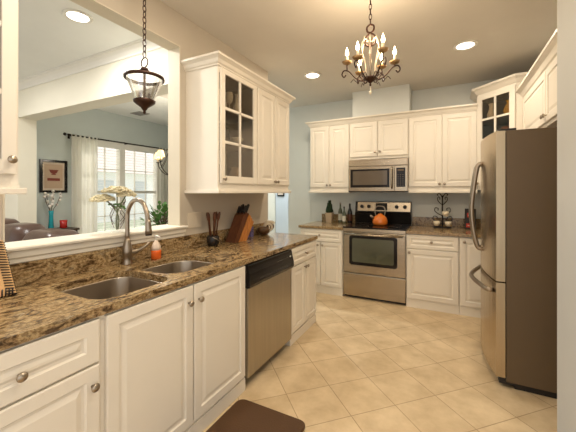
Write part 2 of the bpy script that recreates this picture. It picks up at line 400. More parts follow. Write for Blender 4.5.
# ------------------------------------------------------------------ cabinets
KN = dict(prof=[(.006, 0), (.006, -.010), (.008, -.014), (.0155, -.019), (.0165, -.024), (.013, -.029), (.0, -.031)])
def add_knob(M4, x, z, sub):
    m = MB(M4); m.lathe([(r, y - .020) for r, y in KN['prof']], (x, 0, z), 14, axis='y')
    link('knob', m, M['knob'], sub=sub)
def rounded_panel(m, x0, x1, z0, z1, s=1.0):
    a = .052 * s
    m.rings(x0, x1, z0, z1, [(0, 0), (0, -.016), (.003, -.019), (.006, -.020), (a, -.020), (a + .006, -.013), (a + .016, -.012), (a + .034, -.0185), (a + .037, -.0195)])
def door(M4, root, x0, x1, z0, z1, knob=None, kind='door', s=1.0, gap=.0025):
    m = MB(M4); rounded_panel(m, x0 + gap, x1 - gap, z0 + gap, z1 - gap, s)
    d = link('door' if kind == 'door' else 'drawer', m, M['cab'], root)
    if knob: add_knob(M4, knob[0], knob[1], d)
    return d
def glass_door(M4, root, x0, x1, z0, z1, cols, rows, knob=None, a=.048):
    g = .0025; x0 += g; x1 -= g; z0 += g; z1 -= g; m = MB(M4)
    m.box(x0, x0 + a, -.02, 0, z0, z1, .003).box(x1 - a, x1, -.02, 0, z0, z1, .003).box(x0 + a - .004, x1 - a + .004, -.0195, 0, z0, z0 + a + .01, .002).box(x0 + a - .004, x1 - a + .004, -.0195, 0, z1 - a + .008, z1, .002)
    zz0 = z0 + a + .01; zz1 = z1 - a + .008
    for c in range(1, cols): x = x0 + a + (x1 - x0 - 2 * a) * c / cols; m.box(x - .011, x + .011, -.018, -.004, zz0, zz1, .003)
    for r in range(1, rows): z = zz0 + (zz1 - zz0) * r / rows; m.box(x0 + a, x1 - a, -.018, -.004, z - .011, z + .011, .003)
    d = link('door', m, M['cab'], root)
    link('pane', MB(M4).box(x0 + a - .005, x1 - a + .005, -.009, -.006, zz0 - .005, zz1 + .005), M['smoke'], sub=d)
    if knob: add_knob(M4, knob[0], knob[1], d)
    return [zz0 + (zz1 - zz0) * r / rows for r in range(1, rows)]
def frame(M4, loc): return Matrix.Translation(loc) @ M4
def rotz(a): return Matrix.Rotation(R(a), 4, 'Z')
def solid_body(M4, root, x0, x1, z0, z1, dep): link('body', MB(M4).box(x0, x1, 0, dep, z0, z1), M['cab'], root)
def world(M4, x, y, z): return M4 @ Vector((x, y, z))

# left run, facing +X: local x = world Y
ML = frame(rotz(90), (-1.262, 0, 0))
DB = .615
def lower(label, M4, x0, x1, dep=DB, fronts=(), kick=.0, name='base_cabinet', top=.873, open_top=False):
    c = world(M4, (x0 + x1) / 2, dep / 2, 0); t = thing(name, label, 'cabinet', (c.x, c.y, 0))
    if open_top: link('body', MB(M4).box(x0, x1, 0, dep, .10, .60).box(x0, x0 + .018, 0, dep, .60, top).box(x1 - .018, x1, 0, dep, .60, top).box(x0 + .018, x1 - .018, 0, .018, .60, top).box(x0 + .018, x1 - .018, dep - .018, dep, .60, top), M['cab'], t)
    else: solid_body(M4, t, x0, x1, .10, top, dep)
    link('toe_kick', MB(M4).box(x0, x1, kick, dep, 0, .10).box(x0, x1, kick - .008, kick, .0, .085), M['cab'], t)
    for f in fronts: f(M4, t)
    return t
D = lambda *a, **k: (lambda M4, t: door(M4, t, *a, **k))
g = 'y'
lower('cream base cabinet nearest the viewer with one drawer over a door', ML, .0, .7795,
      fronts=[D(.01, .768, .692, .866, (.50, .775), 'drawer'), D(.01, .768, .105, .688, (.735, .61))])
lower('cream sink base cabinet with two tall doors under the double sink', ML, .78, 1.785, open_top=True,
      fronts=[D(.792, 1.282, .105, .866, (1.245, .775)), D(1.286, 1.774, .105, .866, (1.322, .775))])
lower('cream base cabinet at the end of the run beyond the dishwasher', ML, 2.476, 3.07,
      fronts=[D(2.484, 3.064, .70, .866, (2.775, .785), 'drawer', s=.75), D(2.484, 2.772, .105, .696, (2.747, .655), s=.8), D(2.776, 3.064, .105, .696, (2.801, .655), s=.8)])

# back run, facing -Y
MBk = frame(Matrix(), (0, 3.99, 0))
lower('cream base cabinet left of the range with a drawer over two doors', MBk, -1.86, -1.245, dep=.68,
      fronts=[D(-1.855, -1.25, .70, .866, (-1.56, .79), 'drawer', s=.75), D(-1.855, -1.555, .105, .696, (-1.585, .655), s=.8), D(-1.551, -1.25, .105, .696, (-1.52, .655), s=.8)])
lower('cream base cabinet right of the range with a drawer over one door', MBk, -.455, .10, dep=.68,
      fronts=[D(-.45, .095, .70, .866, (-.18, .79), 'drawer', s=.75), D(-.45, .095, .105, .696, (-.42, .655))])
lower('cream corner base cabinet with one tall door, partly behind the refrigerator', MBk, .104, XR - .01, dep=.68,
      fronts=[D(.11, .60, .105, .866, (.15, .82))])

def crown(M4, x0, x1, z, h=.075, pj=.06, end0=0, end1=0, dep=.33, label='', cat='moulding'):
    """crown along local x at face y=0, wrapping ends when end0/end1"""
    prof = [(0, 0), (.010, 0), (.012, .010), (.022, .018), (pj * .55, h * .55), (pj * .9, h * .75), (pj, h * .78), (pj, h), (0, h)]
    m = MB(M4); Ls = []
    for p, q in prof:
        pts = []
        if end0: pts.append((x0 - p, dep, z + q))
        pts.append((x0 - (p if end0 else 0), -p, z + q)); pts.append((x1 + (p if end1 else 0), -p, z + q))
        if end1: pts.append((x1 + p, dep, z + q))
        Ls.append(pts)
    m.loops(Ls, False, False, closed=False, smooth=False)
    m.box(x0, x1, 0, dep, z, z + h * .98)
    return m
# left wall upper beside the opening
MU = frame(rotz(90), (-1.575, 0, 0)); UD = .325
def hollow(M4, root, x0, x1, z0, z1, dep, shelves, xdiv):
    """left part x0..xdiv hollow behind glass; remainder solid"""
    k = .018
    m = MB(M4); m.box(x0, x0 + k, 0, dep, z0, z1).box(xdiv - k, x1 if x1 > xdiv else xdiv, .0, dep, z0, z1).box(x0 + k, xdiv - k, 0, dep, z0, z0 + k).box(x0 + k, xdiv - k, 0, dep, z1 - k, z1).box(x0 + k, xdiv - k, dep - .009, dep, z0 + k, z1 - k)
    for za_, zb_ in ((z0 + k, z0 + .043), (z1 - .04, z1 - k)): m.box(x0 + k, xdiv - k, 0, .016, za_, zb_)
    link('body', m, M['cab'], root)
    q = MB(M4); e = .001
    a0, a1, b0, b1, c1 = x0 + k + e, xdiv - k - e, z0 + k + e, z1 - k - e, dep - .010
    Lq = [[(a0, .018, b0), (a1, .018, b0), (a1, .018, b1), (a0, .018, b1)], [(a0, c1, b0), (a1, c1, b0), (a1, c1, b1), (a0, c1, b1)], [(a0 + .002, c1 - .002, b0 + .002), (a1 - .002, c1 - .002, b0 + .002), (a1 - .002, c1 - .002, b1 - .002), (a0 + .002, c1 - .002, b1 - .002)], [(a0 + .002, .018, b0 + .002), (a1 - .002, .018, b0 + .002), (a1 - .002, .018, b1 - .002), (a0 + .002, .018, b1 - .002)]]
    q.loops(Lq, False, False, smooth=False)
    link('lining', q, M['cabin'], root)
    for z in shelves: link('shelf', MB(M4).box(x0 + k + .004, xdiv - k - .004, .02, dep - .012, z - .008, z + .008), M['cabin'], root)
Z0, Z1 = 1.40, 2.345
def rail(M4, x0, x1, z0, dep, wrap0=False, wrap1=False):
    m = MB(M4); a = .02
    m.box(x0 - (a if wrap0 else 0), x1 + (a if wrap1 else 0), -.028, dep, z0 - .038, z0 - .012, .004); m.box(x0, x1, -.012, dep, z0 - .012, z0); return m
t = thing('wall_cabinet', 'cream wall cabinet with a glass door hanging right of the pass-through opening', 'cabinet', (-1.74, 2.46, Z0))
sh = glass_door(MU, t, 1.895, 2.40, Z0 + .04, 2.338, 2, 3, (1.92, 1.475))
hollow(MU, t, 1.875, 3.06, Z0, Z1, UD, sh, 2.41)
door(MU, t, 2.42, 2.735, Z0 + .04, 2.338, (2.71, 1.475)); door(MU, t, 2.739, 3.05, Z0 + .04, 2.338, (2.765, 1.475))
link('light_rail', rail(MU, 1.875, 3.06, Z0, UD, True, True), M['cab'], t)
link('crown', crown(MU, 1.875, 3.06, Z1, end0=1, end1=1, dep=UD), M['cab'], t)
# near upper on the left wall
t = thing('wall_cabinet', 'cream wall cabinet at the left edge of the picture, nearest the viewer', 'cabinet', (-1.74, .2, Z0))
sh2 = glass_door(MU, t, .10, .622, Z0 + .04, 2.338, 2, 3, (.597, 1.50))
k_ = MU
hollow(MU, t, .09, .632, Z0, Z1, UD, sh2, .632)
link('light_rail', rail(MU, .09, .632, Z0, UD, True, True), M['cab'], t)
link('crown', crown(MU, .09, .632, Z1, end0=1, end1=1, dep=UD), M['cab'], t)
# back wall uppers
YU = 4.35; MV = frame(Matrix(), (0, YU, 0)); VD = YB - YU
t = thing('wall_cabinet', 'cream two-door wall cabinet left of the microwave', 'cabinet', (-1.56, 4.5, Z0))
solid_body(MV, t, -1.865, -1.255, Z0, Z1, VD)
door(MV, t, -1.86, -1.562, Z0 + .04, 2.338, (-1.585, 1.475)); door(MV, t, -1.558, -1.26, Z0 + .04, 2.338, (-1.533, 1.475))
link('light_rail', rail(MV, -1.865, -1.255, Z0, VD, True), M['cab'], t)
t = thing('wall_cabinet', 'short cream two-door wall cabinet above the microwave', 'cabinet', (-.865, 4.5, 1.83))
solid_body(MV, t, -1.253, -.472, 1.83, Z1, VD)
door(MV, t, -1.248, -.865, 1.86, 2.338, (-.895, 1.92)); door(MV, t, -.861, -.477, 1.86, 2.338, (-.83, 1.92))
t = thing('wall_cabinet', 'cream two-door wall cabinet right of the microwave', 'cabinet', (-.08, 4.5, Z0))
solid_body(MV, t, -.47, .30, Z0, Z1, VD)
door(MV, t, -.465, -.079, Z0 + .04, 2.338, (-.105, 1.475)); door(MV, t, -.075, .296, Z0 + .04, 2.338, (-.05, 1.475))
link('light_rail', rail(MV, -.47, .30, Z0, VD), M['cab'], t)
tag(link('crown_moulding', crown(MV, -1.865, .30, Z1 + .001, end0=1, dep=VD), M['cab']), 'cream crown moulding along the top of the cabinets over the range', 'moulding')
# diagonal corner cabinet
CX, CY = .304, YU; CD = .33
poly = [(CX, CY), (CX + CD, CY - CD), (XR - .01, CY - CD), (XR - .01, YB), (CX, YB)]
t = thing('corner_wall_cabinet', 'taller cream corner cabinet with a glass door above the refrigerator side', 'cabinet', (.65, 4.4, Z0))
ZT = 2.525
MC = Matrix.Translation((CX, CY, 0)) @ rotz(-45); WC = CD * math.sqrt(2)
b_ = MB()
b_.prism(poly, Z0, Z0 + .02).prism(poly, ZT - .02, ZT)
za, zb = Z0 + .02, ZT - .02
b_.box(CX, CX + .018, CY + .0, YB, za, zb).box(CX + .018, XR - .022, YB - .012, YB, za, zb).box(CX + CD, XR - .01, CY - CD, CY - CD + .018, za, zb).box(XR - .022, XR - .01, CY - CD + .018, YB, za, zb)
link('body', b_, M['cab'], t)
q = MB(); q.prism([(CX + .02, YB - .013), (XR - .024, YB - .013), (XR - .024, CY - CD + .02), (CX + CD + .02, CY - CD + .02), (CX + CD + .02, CY - CD + .023), (XR - .027, CY - CD + .023), (XR - .027, YB - .016), (CX + .02, YB - .016)], za + .001, zb - .001)
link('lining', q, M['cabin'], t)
ff = MB(MC); ff.box(.004, .03, .001, .018, za, zb).box(WC - .03, WC - .004, .001, .018, za, zb).box(.03, WC - .03, .001, .018, za, za + .03).box(.03, WC - .03, .001, .018, zb - .03, zb); link('face_frame', ff, M['cab'], t)
sh3 = glass_door(MC, t, .004, WC - .004, Z0 + .04, ZT - .02, 2, 4, (.03, 1.475), a=.062)
for z in sh3: link('shelf', MB().prism([(CX + .03, CY + .0), (CX + CD - .0, CY - CD + .03), (XR - .04, CY - CD + .03), (XR - .04, YB - .03), (CX + .03, YB - .03)], z - .008, z + .008), M['cabin'], t)
m = MB(); prof = [(0, 0), (.012, .010), (.035, .04), (.058, .055), (.062, .058), (.062, .078), (0, .078)]
Ls = []
for p, q in prof:
    s2 = p * math.tan(R(22.5))
    Ls.append([(CX - p, YB, ZT + q), (CX - p, CY - s2, ZT + q), (CX + CD - s2, CY - CD - p, ZT + q), (XR - .01, CY - CD - p, ZT + q)])
m.loops(Ls, False, False, closed=False, smooth=False); m.prism(poly, ZT, ZT + .074)
link('crown', m, M['cab'], t)
# cabinet over the refrigerator, facing -X: local x = -Y
XO = .70; MO = frame(rotz(-90), (XO, 0, 0))
t = thing('wall_cabinet', 'cream two-door cabinet above the refrigerator', 'cabinet', (.85, 3.3, 1.90))
solid_body(MO, t, -4.015, -2.60, 1.90, Z1, XR - XO - .01)
door(MO, t, -4.0, -3.14, 1.925, 2.338, (-3.17, 1.975)); door(MO, t, -3.136, -2.62, 1.925, 2.338, (-3.105, 1.975))
link('crown', crown(MO, -4.015, -2.60, Z1, h=.095, pj=.075, dep=XR - XO - .01, end1=1), M['cab'], t)

# ------------------------------------------------------------------ counters
BL1 = (-1.725, -1.30, .80, 1.205, .09); BL2 = (-1.745, -1.355, 1.24, 1.70, .12)
SL = rrect(*BL1); SR_ = rrect(*BL2)
c = MB().slab([(XW + .001, -.02), (-1.24, -.02), (-1.24, 3.09), (-1.25, 3.10), (XW + .001, 3.10)], [SL, SR_], .875, .91)
c.box(XW + .001, XW + .021, -.02, 3.10, .911, 1.02)
co = link('countertop', c, M['granite']); tag(co, 'brown and gold granite countertop with backsplash along the sink wall', 'countertop')
c = MB().box(-1.88, -1.243, 3.96, YB, .875, .91, .003).box(-1.80, -1.243, YB - .02, YB - .001, .911, 1.03)
co = link('countertop', c, M['granite']); tag(co, 'granite countertop left of the range', 'countertop')
c = MB().box(-.457, XR - .005, 3.96, YB, .875, .91, .003).box(-.457, XR - .005, YB - .02, YB - .001, .911, 1.03)
co = link('countertop', c, M['granite']); tag(co, 'granite countertop right of the range running behind the refrigerator', 'countertop')
# ledge of the pass-through
lp = [(-1.852, 1.105), (-1.848, 1.098), (-1.852, 1.088), (-1.872, 1.080), (-1.878, 1.05), (-1.892, 1.04), (-1.892, 1.021), (-1.898, 1.021), (-1.898, 1.056), (-2.08, 1.056), (-2.085, 1.10), (-2.08, 1.105)]
tag(link('window_ledge', MB().prism(lp, .66, 1.85, 'xz') , M['trim']), 'cream ledge of the pass-through above the sink backsplash', 'ledge')

# ------------------------------------------------------------------ sink, faucet
t = thing('double_sink', 'double bowl stainless steel undermount sink', 'sink', (-1.53, 1.24, .66))
def bowl(x0, x1, y0, y1, r, zt=.8745, dp=.2):
    Ls = []
    for ins, z in ((-.012, zt), (.0, zt), (.001, zt - .005), (.012, zt - dp + .05), (.022, zt - dp + .018), (.05, zt - dp), (.12, zt - dp - .003)):
        Ls.append([(x, y, z) for x, y in rrect(x0 + ins, x1 - ins, y0 + ins, y1 - ins, max(.02, r - ins * .4), 5)])
    m = MB(); m.loops(Ls, False, True)
    Lo = []
    for ins, z in ((-.012, zt), (-.004, zt - .004), (.008, zt - dp + .03), (.05, zt - dp - .008)):
        Lo.append([(x, y, z) for x, y in rrect(x0 + ins - .003, x1 - ins + .003, y0 + ins - .003, y1 - ins + .003, max(.02, r), 5)])
    m.loops(Lo, False, True); return m
for a, lab in ((BL1, ''), (BL2, '')):
    bo = link('bowl', bowl(*a), M['sink'], t)
    cx, cy = (a[0] + a[1]) / 2, (a[2] + a[3]) / 2
    link('drain', MB().lathe([(.0, .001), (.02, .0005), (.03, .004), (.042, .004), (.044, 0)], (cx, cy, .673), 18), M['nickel'], sub=bo)
FY = 1.30; FX = -1.825
t = thing('faucet', 'brushed nickel gooseneck pull-down faucet behind the sink', 'faucet', (FX, FY, .91))
link('base', MB().lathe([(.030, 0), (.031, .006), (.027, .012), (.026, .05), (.030, .06), (.031, .085), (.026, .12), (.018, .15), (.0145, .17)], (FX, FY, .91), 20), M['nickel'], t)
pts = bez([(FX, FY, 1.07), (FX, FY, 1.20), (FX + .008, FY, 1.255), (FX + .05, FY, 1.31), (FX + .105, FY, 1.322), (FX + .155, FY, 1.295), (FX + .183, FY, 1.24), (FX + .192, FY, 1.20)], 36)
link('spout', MB().tube(pts, .0135, 12), M['nickel'], t)
e = pts[-1]
sp = link('spray_head', MB().tube([e + Vector((0, 0, .005)), e + Vector((.001, 0, -.01)), e + Vector((.005, 0, -.06)), e + Vector((.007, 0, -.085))], [.0145, .016, .019, .021], 14), M['nickel'], t)
link('nozzle', MB().cyl(e + Vector((.007, 0, -.085)), e + Vector((.0075, 0, -.093)), .0185), M['blackm'], sub=sp)
link('lever', MB().tube(bez([(FX + .005, FY + .022, .985), (FX + .02, FY + .045, .987), (FX + .045, FY + .085, 1.01), (FX + .055, FY + .125, 1.04)], 12), [.024, .024, .022, .019, .016, .013, .012, .011, .010, .0095, .009, .009, .0085][:13], 10), M['nickel'], t)
# soap
sx, sy = -1.80, 1.50
t = thing('soap_bottle', 'small soap bottle with orange liquid beside the faucet', 'soap bottle', (sx, sy, .91))
link('bottle', MB().lathe([(.030, 0), (.035, .004), (.036, .05), (.034, .062)], (sx, sy, .91), 16, sx=.8), M['soap'], t)
link('neck', MB().lathe([(.034, .062), (.032, .085), (.022, .11), (.012, .12), (.012, .128)], (sx, sy, .91), 16, sx=.8), M['pump'], t)
link('pump', MB().cyl((sx, sy, 1.035), (sx, sy, 1.062), .005, 8).tube([(sx - .012, sy, 1.064), (sx + .005, sy, 1.068), (sx + .038, sy, 1.060)], [.008, .008, .005], 8), M['white'], t)

# ------------------------------------------------------------------ dishwasher
y0, y1 = 1.792, 2.472
t = thing('dishwasher', 'stainless steel dishwasher with black control panel in the sink run', 'dishwasher', (-1.55, 2.15, 0))
link('body', MB().box(-1.86, -1.275, y0, y1, .10, .868), M['blackm'], t)
link('toe_panel', MB().box(-1.85, -1.33, y0, y1, 0, .10), M['blackm'], t)
link('door', MB().box(-1.275, -1.238, y0 + .004, y1 - .004, .075, .700, .006), M['steel'], t)
cp = [(-1.275, .862), (-1.245, .862), (-1.238, .855), (-1.226, .80), (-1.216, .76), (-1.216, .725), (-1.224, .706), (-1.275, .704)]
pn = link('control_panel', MB().prism(cp, y0 + .002, y1 - .002, 'xz'), M['black'], t)
bt = MB()
for k in range(9): bt.box(-1.2335, -1.2285, y1 - .28 + k * .022, y1 - .268 + k * .022, .806, .812)
bt.box(-1.2325, -1.2275, y1 - .06, y1 - .035, .80, .818)
link('buttons', bt, M['label'], sub=pn)
link('handle_recess', MB().prism([(-1.217, .75), (-1.2135, .748), (-1.2135, .742), (-1.217, .74)], y0 + .12, y1 - .12, 'xz'), M['blackm'], sub=pn)

# ------------------------------------------------------------------ range
x0, x1 = -1.238, -.462; yf = 4.0; xm = (x0 + x1) / 2
t = thing('range', 'stainless steel electric range with black glass cooktop', 'stove', (xm, 4.3, 0))
link('body', MB().box(x0, x1, yf, 4.64, .035, .905), M['steel'], t)
link('base', MB().box(x0 + .01, x1 - .01, yf + .03, 4.60, 0.0, .035), M['blackm'], t)
link('cooktop', MB().box(x0 - .002, x1 + .002, yf - .035, 4.57, .905, .925, .005), M['black'], t)
cb = MB()
for x, y, r in ((x0 + .2, 4.12, .10), (x1 - .2, 4.12, .085), (x0 + .2, 4.40, .085), (x1 - .2, 4.40, .10)):
    cb.lathe([(r - .003, .9252), (r, .9256), (r + .002, .9252)], (x, y, 0), 28, False, False)
link('burner_rings', cb, M['fridge_side'], t)
link('front_trim', MB().box(x0, x1, yf - .03, yf, .862, .904, .004), M['steel_h'], t)
d = link('oven_door', MB().box(x0 + .004, x1 - .004, yf - .03, yf, .335, .857, .006), M['steel_h'], t)
wy = yf - .031
link('window_frame', MB().loops([[(a, wy - 0, b) for a, b in rrect(x0 + .085, x1 - .095, .435, .815, .03)], [(a, wy - .003, b) for a, b in rrect(x0 + .088, x1 - .098, .438, .812, .03)]], smooth=False), M['black'], sub=d)
link('window', MB().loops([[(a, wy - .003, b) for a, b in rrect(x0 + .125, x1 - .135, .475, .78, .02)], [(a, wy - .0045, b) for a, b in rrect(x0 + .125, x1 - .135, .475, .78, .02)]], smooth=False), M['oven_glass'], sub=d)
hd = MB().tube([(x0 + .03, yf - .075, .835), (xm, yf - .082, .835), (x1 - .03, yf - .075, .835)], .012, 12)
for x in (x0 + .05, x1 - .05): hd.cyl((x, yf - .075, .835), (x, yf - .03, .835), .009, 10)
link('handle', hd, M['steel_h'], sub=d)
d = link('drawer', MB().box(x0 + .004, x1 - .004, yf - .028, yf, .035, .318, .005), M['steel_h'], t)
link('drawer_lip', MB().box(x0 + .004, x1 - .004, yf - .040, yf - .022, .312, .328, .004), M['steel'], sub=d)
bg = MB().prism([(4.575, .925), (4.555, 1.07), (4.575, 1.085), (4.60, 1.235), (4.66, 1.235), (4.66, .925)], x0, x1, 'yz')
bgo = link('backguard', bg, M['black'], t)
def on_face(x0_, x1_, za, zb, off):
    # sloped upper face of the back guard
    f = lambda z: 4.575 + (z - 1.085) * .167
    return [[(x0_, f(za) - off, za), (x1_, f(za) - off, za), (x1_, f(zb) - off, zb), (x0_, f(zb) - off, zb)], [(x0_, f(za) + .004, za), (x1_, f(za) + .004, za), (x1_, f(zb) + .004, zb), (x0_, f(zb) + .004, zb)]]
link('control_plate', MB().loops(on_face(x0 + .035, x1 - .01, 1.10, 1.225, .004), smooth=False), M['steel_h'], sub=bgo)
link('display', MB().loops(on_face(xm - .09, xm + .07, 1.115, 1.215, .007), smooth=False), M['black'], sub=bgo)
for x in (x0 + .10, x0 + .20, x1 - .19, x1 - .08):
    link('dial', MB().lathe([(.026, 4.588), (.024, 4.565), (.018, 4.560), (.0, 4.559)], (x, 0, 1.165), 16, axis='y'), M['blackm'], sub=bgo)

# kettle
kx, ky, kz = -.83, 4.33, .9265
t = thing('kettle', 'orange enamel kettle with a steel handle on the back of the cooktop', 'kettle', (kx, ky, kz))
link('body', MB().lathe([(.075, 0), (.092, .006), (.100, .03), (.097, .07), (.080, .11), (.050, .135), (.032, .142)], (kx, ky, kz), 28), M['orange'], t)
ld = link('lid', MB().lathe([(.034, .140), (.032, .150), (.015, .156), (0, .157)], (kx, ky, kz), 20), M['orange'], t)
link('lid_knob', MB().lathe([(.006, .155), (.006, .165), (.011, .172), (.009, .18), (0, .182)], (kx, ky, kz), 12), M['blackm'], sub=ld)
link('spout', MB().tube([(kx - .07, ky - .03, kz + .08), (kx - .105, ky - .045, kz + .115), (kx - .118, ky - .05, kz + .13)], [.02, .014, .012], 12), M['nickel'], t)
link('handle', MB().tube(bez([(kx - .055, ky - .0, kz + .12), (kx - .068, ky, kz + .19), (kx - .05, ky, kz + .245), (kx, ky, kz + .255), (kx + .05, ky, kz + .245), (kx + .068, ky, kz + .19), (kx + .055, ky, kz + .12)], 24), .0065, 8), M['nickel'], t)

# ------------------------------------------------------------------ microwave
x0, x1 = -1.25, -.470; yf = 4.29; z0, z1 = 1.385, 1.815
t = thing('microwave', 'stainless steel over-the-range microwave', 'microwave', ((x0 + x1) / 2, 4.5, z0))
link('body', MB().box(x0, x1, yf, YB - .002, z0, z1, .003), M['steel'], t)
link('base_plate', MB().box(x0, x1, yf - .02, YB - .005, z0 - .012, z0), M['blackm'], t)
link('vent_panel', MB().box(x0, x1, yf - .025, yf, z1 - .09, z1, .005), M['steel_h'], t)
d = link('door', MB().box(x0, x1 - .165, yf - .03, yf, z0, z1 - .095, .006), M['steel_h'], t)
link('window_frame', MB().box(x0 + .03, x1 - .225, yf - .033, yf - .028, z0 + .05, z1 - .13, .002), M['black'], sub=d)
link('window', MB().box(x0 + .065, x1 - .255, yf - .035, yf - .031, z0 + .085, z1 - .155, .001), M['mw_glass'], sub=d)
hd = MB().tube(bez([(x1 - .195, yf - .03, z0 + .04), (x1 - .195, yf - .06, z0 + .07), (x1 - .195, yf - .066, z0 + .17), (x1 - .195, yf - .06, z1 - .15), (x1 - .195, yf - .03, z1 - .115)], 16), .0125, 10)
link('handle', hd, M['steel_h'], sub=d)
cpn = link('control_panel', MB().box(x1 - .165, x1, yf - .028, yf, z0, z1 - .095, .005), M['steel_h'], t)
kp = link('keypad', MB().box(x1 - .14, x1 - .03, yf - .031, yf - .026, z0 + .055, z1 - .125, .001), M['black'], sub=None, parent=t)
kb = MB(); kb.box(x1 - .125, x1 - .05, yf - .033, yf - .030, z1 - .165, z1 - .145)
for r in range(6):
    for c in range(3): kb.box(x1 - .125 + c * .03, x1 - .111 + c * .03, yf - .0325, yf - .030, z0 + .075 + r * .027, z0 + .081 + r * .027)
link('keys', kb, M['fridge_side'], sub=kp)

# ------------------------------------------------------------------ refrigerator
fy0, fy1 = 2.625, 3.535; fxb = .355; fym = (fy0 + fy1) / 2
t = thing('refrigerator', 'stainless french door refrigerator with brown grey side', 'refrigerator', (.68, fym, 0))
link('body', MB().box(fxb, 1.02, fy0, fy1, .05, 1.80, .004), M['fridge_side'], t)
link('base_grille', MB().box(fxb + .05, 1.0, fy0 + .03, fy1 - .03, .0, .05).box(fxb - .04, fxb + .05, fy0 + .02, fy1 - .02, .025, .07), M['blackm'], t)
link('hinge_cover', MB().box(fxb - .045, fxb + .06, fy0 + .02, fy0 + .10, 1.80, 1.818, .005), M['blackm'], t)
def front(a, b, z0, z1):
    n = 12; pts = []
    for i in range(n + 1):
        y = a + (b - a) * i / n; u = (y - fym) / ((fy1 - fy0) / 2)
        pts.append((.243 + .052 * u * u, y))
    pts = [(fxb - .006, a)] + pts + [(fxb - .006, b)]
    m = MB(); m.loops([[(x, y, z0) for x, y in pts], [(x, y, z1) for x, y in pts]], smooth=False); return m
surf = lambda y: .243 + .052 * ((y - fym) / ((fy1 - fy0) / 2)) ** 2
for nm, a, b in (('door', fy0, fym - .002), ('door', fym + .002, fy1)):
    d = link(nm, front(a, b, .745, 1.80), M['steel_g'], t)
    y = fym - .045 if a == fy0 else fym + .045
    sx_ = surf(y)
    link('handle', MB().tube(bez([(sx_, y, .90), (sx_ - .035, y, .925), (sx_ - .065, y, 1.08), (sx_ - .075, y, 1.22), (sx_ - .065, y, 1.36), (sx_ - .035, y, 1.575), (sx_, y, 1.61)], 24), .018, 10), M['nickel'], sub=d)
d = link('freezer_drawer', front(fy0, fy1, .075, .735), M['steel_g'], t)
link('handle', MB().tube(bez([(surf(fy0 + .08), fy0 + .06, .665), (surf(fy0 + .08) - .04, fy0 + .09, .665), (surf(fym) - .075, fym, .665), (surf(fy1) - .04, fy1 - .09, .665), (surf(fy1 - .08), fy1 - .06, .665)], 24), .017, 10), M['nickel'], sub=d)
link('gasket', MB().box(fxb - .006, fxb, fy0 + .012, fy1 - .012, .08, 1.795), M['black'], t)

# ------------------------------------------------------------------ pendant lantern
def chain(m, x, y, za, zb, L=.042, r=.0028, w=.010):
    n = max(1, int((zb - za) / (L * .78))); step = (zb - za) / n
    for i in range(n):
        z = za + step * (i + .5); pts = []
        for k in range(12):
            a = 2 * PI * k / 12; u = w * math.cos(a); v = step * .62 * math.sin(a)
            pts.append((x + (u if i % 2 else 0), y + (0 if i % 2 else u), z + v))
        m.tube(pts, r, 6, closed=True)
    return m
def ring(m, c, R_, r, n=32, normal='z', seg=8):
    pts = []
    for k in range(n):
        a = 2 * PI * k / n; ca, sa = math.cos(a) * R_, math.sin(a) * R_
        pts.append((c[0] + ca, c[1] + (sa if normal == 'z' else 0), c[2] + (0 if normal == 'z' else sa)) if normal != 'x' else (c[0], c[1] + ca, c[2] + sa))
    return m.tube(pts, r, seg, closed=True)
lx, ly = -1.555, 1.215
t = thing('pendant_lantern', 'dark bronze pendant lantern with clear tapered glass hanging over the sink', 'pendant light', (lx, ly, 1.82))
link('chain', chain(MB(), lx, ly, 2.145, CEIL - .02), M['bronze'], t)
link('canopy', MB().lathe([(.0, -.035), (.03, -.03), (.055, -.012), (.06, 0)], (lx, ly, CEIL), 20), M['bronze'], t)
m = MB(); ring(m, (lx, ly, 2.115), .028, .0035, 20, 'y'); link('loop', m, M['bronze'], t)
m = MB(); m.lathe([(.101, 2.034), (.107, 2.034), (.109, 2.027), (.108, 2.016), (.101, 2.016)], (lx, ly, 0), 36, False, False)
m.lathe([(.101, 2.016), (.101, 2.034)], (lx, ly, 0), 36, False, False)
for a in (PI * .3,): m.tube(bez([(lx + .106 * math.cos(a), ly + .106 * math.sin(a), 2.03), (lx + .05 * math.cos(a), ly + .05 * math.sin(a), 2.055), (lx, ly, 2.075), (lx - .05 * math.cos(a), ly - .05 * math.sin(a), 2.055), (lx - .106 * math.cos(a), ly - .106 * math.sin(a), 2.03)], 16), .004, 6)
m.lathe([(.004, 2.09), (.02, 2.082), (.024, 2.07), (.006, 2.06)], (lx, ly, 0), 16)
link('top_ring', m, M['bronze'], t)
link('stem', MB().cyl((lx, ly, 1.87), (lx, ly, 2.07), .007, 8), M['bronze'], t)
link('glass_shade', MB().lathe([(.052, 1.90), (.103, 2.03)], (lx, ly, 0), 32, False, False).lathe([(.050, 1.90), (.101, 2.03)], (lx, ly, 0), 32, False, False), M['lglass'], t)
link('base_cup', MB().lathe([(.0, 1.82), (.008, 1.823), (.007, 1.838), (.014, 1.846), (.02, 1.856), (.045, 1.874), (.058, 1.885), (.060, 1.897), (.054, 1.90), (.0, 1.902)], (lx, ly, 0), 24), M['bronze'], t)
for a in (20, 140, 260):
    cx, cy = lx + .028 * math.cos(R(a)), ly + .028 * math.sin(R(a))
    cc = link('candle', MB().cyl((cx, cy, 1.90), (cx, cy, 1.935), .008, 10), M['bronze'], t)
    link('bulb', MB().lathe([(.005, 1.935), (.010, 1.95), (.009, 1.965), (.001, 1.985)], (cx, cy, 0), 10), M['glass'], sub=cc)

